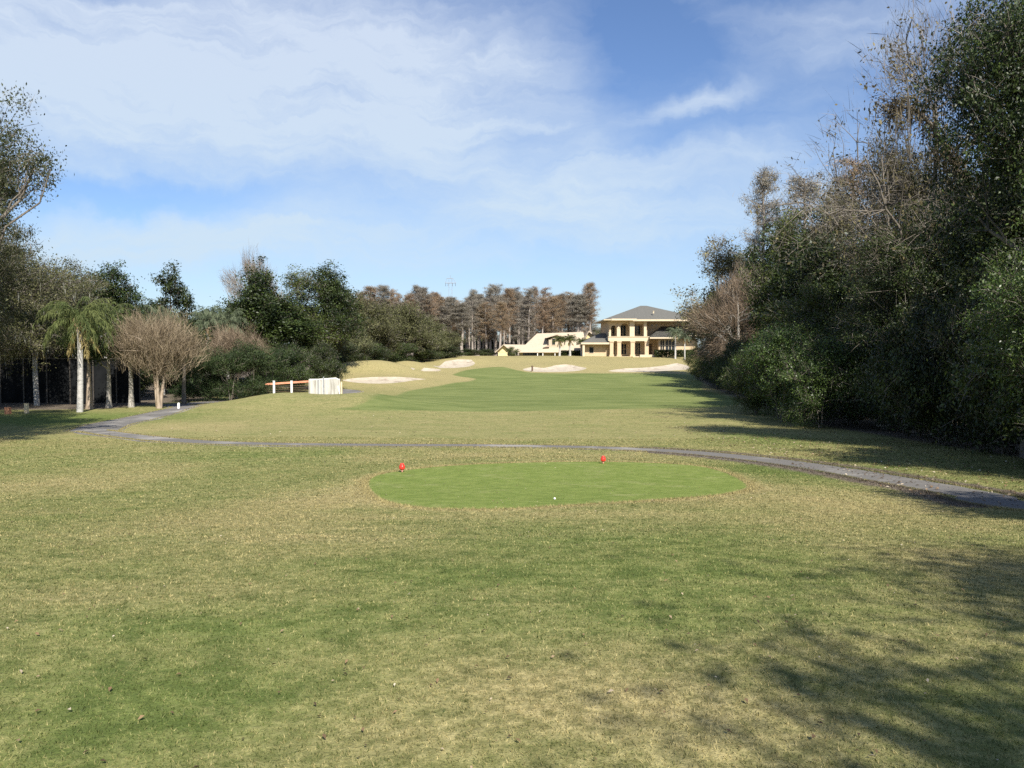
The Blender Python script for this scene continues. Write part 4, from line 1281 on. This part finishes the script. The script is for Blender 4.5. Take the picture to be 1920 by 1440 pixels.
def arch_panel(mb, x0, x1, y0, y1, z0, z1, ax0, ax1, spring, n=14):
    """wall panel x0..x1 with an arched opening ax0..ax1 open from z0 to a half-round head"""
    r_ = (ax1 - ax0) / 2; cx = (ax0 + ax1) / 2
    mb.box(x0, ax0, y0, y1, z0, z1); mb.box(ax1, x1, y0, y1, z0, z1)
    for i in range(n):
        a = ax0 + (ax1 - ax0) * i / n; b = ax0 + (ax1 - ax0) * (i + 1) / n
        za = spring + math.sqrt(max(0, r_ * r_ - (a - cx) ** 2)); zb = spring + math.sqrt(max(0, r_ * r_ - (b - cx) ** 2))
        mb.prism([(a, za), (b, zb), (b, z1), (a, z1)], y0, y1)


def clubhouse():
    D = 192
    x_, z_ = dims(D)
    bx, bz = x_(1215), hz1(x_(1215), D) - .2
    root = empty('clubhouse', (bx, D, bz))
    tag(root, 'large yellow stucco clubhouse with grey hipped roofs, balcony and tall columns', 'clubhouse')
    X = lambda p: x_(p) - bx
    Zr = lambda r: z_(r) - bz
    g = 0.0
    eave = Zr(603)
    b = MB()
    b.box(X(1139), X(1304), 0.0, 15, g, eave)                       # main block
    b.box(X(1229), X(1300), -4.0, 0.0, g, Zr(636))                    # right wing
    b.box(X(1094), X(1138.7), -2.2, 9, g, Zr(645.5))                   # left wing
    b.build('wall', M['stucco'], root)
    # upper gallery wall with arches, 2.4 m in front of the main block
    gy0, gy1 = -3.0, -2.7
    m = MB(); zb = Zr(632.5)
    arch_panel(m, X(1139), X(1156), gy0, gy1, zb, eave, X(1142.5), X(1152), Zr(616))
    arch_panel(m, X(1156), X(1181), gy0, gy1, zb, eave, X(1160), X(1175), Zr(614.5))
    m.box(X(1181), X(1185), gy0, gy1, zb, eave); m.box(X(1201), X(1209), gy0, gy1, zb, eave)
    m.box(X(1185), X(1201), gy0, gy1, Zr(609), eave)
    m.box(X(1207), X(1209), gy1, 0.0, zb, eave); m.box(X(1139), X(1141), gy1, 0.0, zb, eave)
    m.build('gallery_wall', M['stucco'], root)
    s = MB(); s.box(X(1136.5), X(1211), -4.2, 0.0, Zr(640), Zr(638)); s.box(X(1136.5), X(1211), -4.2, -3.95, Zr(638), Zr(632.4))
    s.box(X(1136.5), X(1137.8), -3.95, 0.0, Zr(638), Zr(632.4)); s.box(X(1209.8), X(1211), -3.95, 0, Zr(638), Zr(632.4))
    s.box(X(1136), X(1211.5), -4.35, -3.85, Zr(632.4), Zr(631.4))
    s.build('balcony', M['trim'], root)
    for a, c in ((1139.5, 1146), (1153, 1160), (1177.5, 1185), (1203.5, 1210.5)):
        k = MB(); k.box(X(a), X(c), -4.15, -3.3, g, Zr(640.2)); k.box(X(a) - .12, X(c) + .12, -4.28, -3.2, g, .55); k.box(X(a) - .1, X(c) + .1, -4.26, -3.22, Zr(642.5), Zr(640.3))
        k.build('column', M['stucco'], root)
    for a, c, tp in ((1176, 1184.8, 604.5), (1202, 1206.8, 604.5), (1152.5, 1158.5, 617), (1137.8, 1141.5, 625)):
        k = MB(); k.box(X(a), X(c), -3.9, -3.02, Zr(631.4), Zr(tp)); k.prism([(X(a) - .1, Zr(tp)), (X(c) + .1, Zr(tp)), ((X(a) + X(c)) / 2, Zr(tp) + .5)], -3.95, -3.02)
        k.build('pillar', M['trim'], root)
    # roofs
    r = MB(); r.hip(X(1127), X(1316), -5.2, 17, eave + .32, X(1207), X(1219), 5.5, Zr(571)); r.build('roof', M['shingle'], root)
    f = MB(); f.box(X(1141), X(1187), -5.35, -4.9, eave + .05, eave + .45); f.box(X(1180), X(1316), -5.3, -4.9, eave - .12, eave + .3)
    f.box(X(1127), X(1141), -5.2, 16.8, eave + .1, eave + .3); f.box(X(1141), X(1316), -4.9, 16, eave + .0, eave + .1)
    f.build('fascia', M['trim'], root)
    r = MB()
    r.add([(X(1210), -6, Zr(633.5)), (X(1318), -6, Zr(633.5)), (X(1318), 0, Zr(612)), (X(1240), 0, Zr(612)), (X(1210), 0, Zr(633.5))], [(0, 1, 2, 3), (0, 3, 4), (4, 3, 2, 1, 0)])
    r.build('roof', M['shingle'], root)
    f = MB(); f.box(X(1210), X(1262), -6.1, -5.85, Zr(636), Zr(633.4)); f.box(X(1262), X(1318), -6.6, -5.9, Zr(631.5), Zr(629)); f.build('fascia', M['trim'], root)
    r = MB()
    r.add([(X(1087), -4.2, Zr(643)), (X(1138.5), -4.2, Zr(643)), (X(1138.5), 3.5, Zr(624)), (X(1128), 3.5, Zr(624)), (X(1087), 10, Zr(643)), (X(1138.5), 10, Zr(643))], [(0, 1, 2, 3), (0, 3, 4), (4, 3, 2, 5), (5, 2, 1), (4, 5, 1, 0)])
    r.build('roof', M['shingle'], root)
    f = MB(); f.box(X(1087), X(1138.4), -4.3, -4.05, Zr(646), Zr(642.8)); f.box(X(1086.6), X(1087), -4.3, 10, Zr(646), Zr(642.8)); f.build('fascia', M['trim'], root)
    k = MB(); k.box(X(1089.5), X(1093.5), -4.0, -3.3, g, Zr(646.2)); k.build('column', M['trim'], root)
    # windows and doors
    window(root, X(1103), X(1111), -2.2, Zr(662), Zr(651), name='window')
    window(root, X(1188), X(1200), 0, Zr(628), Zr(611), nx=2)
    for a in (1145, 1162): window(root, X(a), X(a + 7 if a == 1145 else a + 11), 0, Zr(630), Zr(610), nx=2)
    for a in (1209, 1221, 1229.5): window(root, X(a), X(a + 2.2), 0, Zr(611.5), Zr(608.5), .06)
    window(root, X(1146.5), X(1152), 0, Zr(664), Zr(645), nx=2)
    window(root, X(1165), X(1174), 0, Zr(664), Zr(645), nx=2, nz=2)
    window(root, X(1188), X(1200), 0, Zr(664.5), Zr(643), nx=3)
    window(root, X(1232), X(1239), -4, Zr(658), Zr(638.5), nx=2, nz=2)
    window(root, X(1241.5), X(1258), -4, Zr(658), Zr(638.5), nx=3, nz=2)
    dmb = MB(); dmb.box(X(1217), X(1222), -.12, .0, g + .25, Zr(645)); do = dmb.build('door', M['wood_dark'], root)
    h = MB(); h.box(X(1221) - .05, X(1221) + .05, -.2, -.13, 1.2, 1.45); h.build('handle', M['steel'], do)
    t = MB(); t.box(X(1178), X(1229), -7.5, -4.4, -.3, .12); t.box(X(1190), X(1229), -7.9, -7.5, -.4, .55); t.build('terrace', M['trim'], root)
    t = MB(); t.box(X(1137), X(1229), -4.4, 0.0, -.3, .15); t.build('porch_floor', M['trim'], root)
    v = MB(); v.lathe([(.18, 0), (.18, .5), (.24, .5), (.24, .6)], X(1221), -2.5, Zr(589), 8); v.build('roof_vent', M['trim'], root)
    return root


clubhouse()


def tan_house():
    D = 203
    x_, z_ = dims(D)
    bx = x_(1030); bz = hz1(bx, D) - .2
    root = empty('house', (bx, D, bz))
    tag(root, 'low yellow house with a big pale tan tiled roof, beside the clubhouse', 'house')
    X = lambda p: x_(p) - bx
    Zr = lambda r: z_(r) - bz
    b = MB()
    b.box(X(974), X(1112), 0, 14, 0, Zr(659.5))
    b.box(X(934), X(952), -1.5, 8, 0, Zr(660.5))
    b.prism([(X(931), Zr(660)), (X(956), Zr(660)), (X(944.5), Zr(647.5))], -1.4, 8)
    b.prism([(X(1092), Zr(648)), (X(1124), Zr(638)), (X(1105), Zr(622.5))], 2.2, 9)
    b.box(X(1094), X(1121), 2.25, 9, 0, Zr(640))
    b.build('wall', M['wall_yellow'], root)
    r = MB()
    # big front slope, hipped on its near end
    r.add([(X(970), -1.5, Zr(660.6)), (X(1100), -1.5, Zr(660.6)), (X(1098), 7, Zr(621)), (X(1008.5), 7, Zr(624)), (X(970), 15.5, Zr(660.5)), (X(1100), 15.5, Zr(660.5))],
          [(0, 1, 2, 3), (0, 3, 4), (4, 3, 2, 5), (5, 2, 1), (4, 5, 1, 0)])
    # low wing with its gable to the front
    r.prism([(X(929), Zr(661.5)), (X(928), Zr(660.5)), (X(944.5), Zr(645.6)), (X(962), Zr(660.5)), (X(961), Zr(661.5)), (X(944.5), Zr(647.3))], -2.4, 8.5)
    r.add([(X(944.5), -2.2, Zr(646)), (X(986), 3.5, Zr(646)), (X(975), -1.45, Zr(658.5)), (X(960), -2.2, Zr(658.5))], [(0, 3, 2, 1)])
    # gable towards the clubhouse
    r.prism([(X(1090), Zr(648.2)), (X(1090), Zr(646.8)), (X(1105), Zr(619.4)), (X(1123), Zr(634.2)), (X(1122), Zr(636)), (X(1105), Zr(622))], 1.3, 9.5)
    r.build('roof', M['tile_roof'], root)
    dm = MB(); dm.box(X(1029), X(1058), .4, 4, Zr(652), Zr(637)); dm.prism([(X(1028), Zr(637)), (X(1060), Zr(637)), (X(1044), Zr(629))], .5, 5)
    do = dm.build('dormer', M['tile_roof'], root)
    window(do, X(1035), X(1041), .4, Zr(646.5), Zr(635), nx=1)
    dr = MB(); dr.prism([(X(1023), Zr(634.2)), (X(1023), Zr(633.2)), (X(1044), Zr(626)), (X(1064), Zr(634)), (X(1063), Zr(635.4)), (X(1044), Zr(628.4))], -.4, 5.5); dr.build('dormer_roof', M['tile_roof'], do)
    fs = MB(); fs.prism([(X(1018), Zr(651.5)), (X(1030), Zr(646.5)), (X(1030), Zr(650.5))], -.5, 0.3); fs.build('dormer_trim', M['brown_trim'], do)
    f = MB(); f.box(X(970), X(1092), -1.62, -1.45, Zr(661.0), Zr(660.4)); f.build('fascia', M['trim'], root)
    for a in range(5):
        window(root, X(981 + a * 5.2), X(985.4 + a * 5.2), -.001, Zr(669), Zr(661.7), .08, mat='bronze')
    window(root, X(1011), X(1016), -.001, Zr(668), Zr(661.7), .1, mat='clean_white')
    for a in (1007.5, 1017.5, 1040, 1065, 1088):
        k = MB(); k.box(X(a) - .09, X(a) + .09, -1.4, -1.2, 0, Zr(661.7)); k.build('post', M['clean_white'], root)
    return root


tan_house()


def hedge(name, px0, px1, D, r0, r1, seed, label, depth=1.6, mat='leaf_dark'):
    """clipped hedge of leaves on a stem core"""
    r = np.random.RandomState(seed)
    x_, z_ = dims(D); x0, x1 = x_(px0), x_(px1)
    h = z_(r0) - hz1((x0 + x1) / 2, D)
    L = x1 - x0; n = int(L * h * depth * 260)
    c = np.stack([r.uniform(-L / 2, L / 2, n), r.uniform(-depth / 2, depth / 2, n), r.uniform(0.03, 1, n) ** .7 * h * (1 + .05 * r.normal(size=n))], 1)
    v, f = leaf_quads(c, .14 * r.uniform(.6, 1.3, n), r, .5, .6)
    root = empty(name, ((x0 + x1) / 2, D, hz1((x0 + x1) / 2, D) - .05)); tag(root, label, 'hedge')
    link('foliage', mesh_np('hedge_leaves', v, [f], M[mat], False, {'tint': np.repeat(r.uniform(0, 1, n), 4)}), root)
    A = np.stack([np.linspace(-L / 2 + .3, L / 2 - .3, 12), np.zeros(12), np.zeros(12)], 1); B = A + np.array([0, 0, h * .85])
    v, f = tubes(bez(A, (A + B) / 2 + .1, B, 4), np.tile(np.linspace(.06, .03, 4), (12, 1)), 5)
    link('stems', mesh_np('hedge_stems', v, [f], M['bark'], True), root)


hedge('hedge', 1227, 1300, 183, 656, 669, 1, 'clipped dark hedge in front of the clubhouse wing')
hedge('hedge', 1052, 1088, 197, 657, 668, 2, 'dark hedge in front of the tan roofed house, below the palms')
K['palm_small'].place(1049, 194, top=624, width=30, rz=.3, label='palm with dark trunk in front of the dormer of the tan roofed house', group='palms in front of the tan roofed house')
K['palm_small'].place(1069, 195, top=621, width=30, rz=1.9, label='palm with wide crown in the middle of the three before the tan roofed house', group='palms in front of the tan roofed house')
K['palm_small'].place(1091, 193, top=628, width=24, rz=2.9, label='small palm where the tan roofed house meets the clubhouse', group='palms in front of the tan roofed house')
K['palm_far'].place(1266, 178, top=603, width=38, rz=1, label='palm with full crown in front of the clubhouse wing roof', group='palms in front of the clubhouse')
K['palm_far'].place(1284, 176, top=612, width=32, rz=2, label='smaller palm nearest the wood, in front of the clubhouse', group='palms in front of the clubhouse')
K['shrub_bright'].place(960, 196, top=648, width=30, label='round green shrub in front of the gabled end of the tan roofed house')

# ------------------------------------------------------------------ bridge rail and curved white wall
def bridge():
    D = 76.5; k = F / D
    X0 = (497 - 960) / k; X1 = (582 - 960) / k
    zg = zrow(737, D)
    root = empty('bridge_rail', (X0, D, zg)); tag(root, 'low bridge rail with orange top rail and white posts beside the curved wall', 'railing')
    m = MB(); a = Vector((0, 0, zrow(720.5, D) - zg)); b = Vector((X1 - X0, .6, zrow(715, D) - zg))
    d_ = (b - a).normalized(); n_ = Vector((0, 1, 0)).cross(d_).normalized() * .09
    vs = [];
    for p in (a, b):
        for s in (-1, 1):
            for q_ in (-.07, .07): vs.append(p + n_ * s + Vector((0, q_, 0)))
    m.add(vs, [(0, 1, 3, 2), (4, 6, 7, 5), (0, 4, 5, 1), (2, 3, 7, 6), (0, 2, 6, 4), (1, 5, 7, 3)]); m.build('top_rail', M['orange'], root)
    for px in (514.5, 547.5):
        xx = (px - 960) / k - X0; g = -.6
        p = MB(); p.box(xx - .085, xx + .085, -.24, -.08, g, zrow(714.5, D) - zg); p.box(xx - .10, xx + .10, -.255, -.065, zrow(714.5, D) - zg + .001, zrow(714.5, D) - zg + .04); p.build('post', M['clean_white'], root)
    for i in range(4):
        p = MB(); zz = .12 + i * .17; p.bar((0, .0, zz), (X1 - X0, .6, zz + .08), .018, 6); p.build('wire', M['wood_dark'], root)
    # curved white wall
    xw0, xw1 = (580 - 960) / k, (631 - 960) / k
    w_ = empty('curved_wall', (xw0, D, zg)); tag(w_, 'weathered white curved wall panel at the end of the orange rail', 'wall')
    n = 16; R = xw1 - xw0
    topz = lambda t: zrow(711.5 - 3.2 * max(0, t - .3) + (3 * t * t if t > .9 else 0), D) - zg
    pan = MB(); front = []; back = []
    for i in range(n + 1):
        t = i / n; x = R * t; y = -.0 + 1.4 * (t ** 2.2)
        front.append((x, y)); back.append((x - .02, y + .12))
    vs = []
    for (x, y), (bx_, by_), i in zip(front, back, range(n + 1)):
        t = i / n
        vs += [(x, y, -.5), (x, y, topz(t)), (bx_, by_, topz(t)), (bx_, by_, -.5)]
    fs = []
    for i in range(n):
        a_ = i * 4
        for j in range(4):
            fs.append((a_ + j, a_ + 4 + j, a_ + 4 + (j + 1) % 4, a_ + (j + 1) % 4))
    fs += [(0, 1, 2, 3), tuple(n * 4 + j for j in (3, 2, 1, 0))]
    pan.add(vs, fs); po = pan.build('panel', M['white_paint'], w_)
    for i in range(0, n + 1, 1):
        t = i / n
        if i in (0, 5, 8, 16):
            x = R * t; y = 1.4 * t ** 2.2
            p = MB(); p.box(x - .05, x + .05, y - .1, y - .01, -.5, topz(t) + (.22 if i == 8 else .03)); p.build('batten', M['white_paint' if i in (0, 16) else 'steel'], w_)
    cap = MB()
    for i in range(n):
        t, t2 = i / n, (i + 1) / n
        cap.bar((R * t, 1.4 * t ** 2.2 + .05, topz(t) + .0), (R * t2, 1.4 * t2 ** 2.2 + .05, topz(t2) + .0), .075, 4)
    cap.build('cap', M['clean_white'], w_)
    br = MB(); br.bar((R - .15, 1.3, .65), (R + .12, .9, -.35), .05, 6); br.build('brace', M['clean_white'], w_)
    pp = empty('marker_post', ((636 - 960) / k, D + 1.0, zg)); tag(pp, 'short pale post standing just past the end of the curved wall', 'post')
    p = MB(); p.box(-.07, .07, -.07, .07, -.6, zrow(718, D) - zg); p.prism([(-.07, zrow(718, D) - zg), (.07, zrow(718, D) - zg), (0, zrow(718, D) - zg + .08)], -.07, .07); p.build('shaft', M['cream_stone'], pp)


bridge()

# ------------------------------------------------------------------ small things
def tee_marker(px, py, label):
    x, y = ground_at(px, py); z = hz1(x, y)
    if 'marker0' not in globals():
        r = empty('tee_marker', (x, y, z))
        r.scale = (.88, .88, .88); b = MB(); b.lathe([(.03, .055), (.062, .075), (.082, .11), (.088, .15), (.078, .19), (.058, .215), (.062, .222), (.060, .245), (.035, .262), (.0, .268)], n=20); bo = b.build('body', M['red'], r, True)
        g = MB()
        for k in range(8):
            a = k * math.pi / 4; g.bar((.080 * math.cos(a), .080 * math.sin(a), .10), (.074 * math.cos(a), .074 * math.sin(a), .20), .009, 5)
        g.build('ribs', M['red'], bo)
        s = MB(); s.lathe([(.012, -.05), (.016, .0), (.022, .03), (.040, .052), (.03, .058)], n=12); s.build('spike', M['pink'], r, True)
        globals()['marker0'] = r
    else:
        r = copy_tree(marker0); r.location = (x, y, z)
    r['label'] = label; r['category'] = 'tee marker'; r['group'] = 'red tee markers'


tee_marker(754, 885, 'red ribbed tee marker at the left end of the tee')
tee_marker(1131, 869, 'red ribbed tee marker on the far edge of the tee, nearer the path')
x, y = ground_at(1040, 937)
bo = MB(); bo.lathe([(.0215 * math.sin(a), .0215 - .0215 * math.cos(a)) for a in np.linspace(0.02, 3.12, 10)], n=14)
o = bo.build('golf_ball', M['ball'], None, True); o.location = (x, y, hz1(x, y)); tag(o, 'white golf ball lying on the near side of the tee', 'ball')

x, y, z = at(334, 61.5)
r = empty('path_stake', (x, y, z)); tag(r, 'short white stake beside the cart path near the forked crape myrtle', 'stake')
p = MB(); p.box(-.075, .075, -.05, .05, -.2, .40); p.build('post', M['clean_white'], r)
p = MB(); p.prism([(-.075, .401), (.075, .401), (0, .46)], -.05, .05); p.build('cap', M['clean_white'], r)
for px, d, rw, mt, lb, ww in ((13, 55, 765, 'brick', 'low reddish brick pillar at the dark screen, farthest left', .30), (48, 56, 757, 'cream_stone', 'low cream pillar lit by the sun in front of the dark screen', .22)):
    x, y, z = at(px, d); r = empty('low_pillar', (x, y, z)); tag(r, lb, 'pillar')
    p = MB(); p.box(-ww / 2, ww / 2, -ww / 2, ww / 2, -.2, zrow(rw, d) - z); p.build('shaft', M[mt], r)
    p = MB(); p.box(-ww / 2 - .01, ww / 2 + .01, -ww / 2 - .01, ww / 2 + .01, zrow(rw, d) - z + .001, zrow(rw, d) - z + .03); p.build('cap', M[mt], r)


def enclosure():
    """dark screened enclosure behind the left lawn"""
    y = 69.0; x0 = (-260 - 960) / F * y; x1 = (262 - 960) / F * y
    z = hz1((x0 + x1) / 2, y); h = 3.9
    root = empty('screen_enclosure', (x0, y, z)); tag(root, 'tall dark screened enclosure with thin posts behind the left lawn', 'enclosure')
    L = x1 - x0
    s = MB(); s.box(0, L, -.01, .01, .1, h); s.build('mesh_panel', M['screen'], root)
    for i in range(13):
        xx = L * i / 12; p = MB(); p.box(xx - .05, xx + .05, -.08, -.015, -.2, h + .05); p.build('post', M['bronze'], root)
    for zz in (h,): p = MB(); p.box(0, L, -.12, -.085, zz - .04, zz + .04); p.build('crossbar', M['bronze'], root)


enclosure()


def trunks():
    """trunks standing in the shade behind the lawn"""
    for i, (px, d, w_, lb, mt, tp) in enumerate([(166, 62, .30, 'shaded trunk with reddish bark right beside the pale palm trunk', 'bark_myrtle', 655),
                                         (203, 64, .26, 'sun flecked tree trunk in the shade, middle of the shaded trunks', 'bark_pale', 640),
                                         (245, 65, .26, 'sun flecked pale tree trunk nearest the crape myrtle', 'bark_pale', 640),
                                         (344, 70, .22, 'slim grey tree trunk in front of the junipers', 'bark', 640)]):
        kd = broad('shade_tree', 'tree', 70 + i, 7.5, 4.5, 3.4, 70, 60, .4, .1, 'leaf_dark', mt, w_, 3.2, 5, 3, 6, .45)
        kd.place(px, d, top=tp - 50, width=90, label=lb, group='shaded trees behind the lawn')


trunks()

# power pylon top beyond the cypress grove
x, y, z = at(845, 330)
r = empty('transmission_tower', (x, y, z)); tag(r, 'twin legged steel tower top rising above the cypress grove', 'tower')
r.scale = (.7, .7, 1); H_ = zrow(524, 330) - z
p = MB()
for s in (-1, 1): p.bar((s * 1.2, 0, 0), (s * 0.9, 0, H_), .09, 6)
for i in range(12):
    a = H_ * i / 12; b = H_ * (i + 1) / 12; s = 1 if i % 2 else -1
    p.bar((-s * 1.1, 0, a), (s * 1.1, 0, b), .05, 5)
p.build('legs', M['steel'], r)
p = MB(); p.bar((-3.0, 0, H_ - 1.6), (3.2, 0, H_ - 1.6), .13, 6); p.bar((-2.1, 0, H_ + .3), (1.4, 0, H_ + .3), .12, 6); p.bar((-2.1, 0, H_ + .3), (-3.0, 0, H_ - 1.6), .08, 6); p.bar((1.4, 0, H_ + .3), (3.2, 0, H_ - 1.6), .08, 6); p.bar((0, 0, H_ + .3), (0, 0, H_ + 1.6), .09, 6)
p.build('crossarm', M['steel'], r)
p = MB()
for xx in (-2.8, -1.4, 1.2, 2.9): p.bar((xx, 0, H_ - 1.6), (xx, 0, H_ - 2.9), .10, 6)
p.build('insulators', M['bronze'], r)

# stake standing in the front bunker and a bin by the mound crest
x, y, z = at(998, 146)
r = empty('bunker_post', (x, y, z - .15)); tag(r, 'short brown wooden post standing in the white bunker', 'post')
p = MB(); p.lathe([(.16, 0), (.15, .7), (.19, .72), (.18, .95), (.06, 1.0)], n=10); p.build('shaft', M['wood_dark'], r)
print('script objects', len(scene.objects), 'time', round(time.time() - t_start, 1))
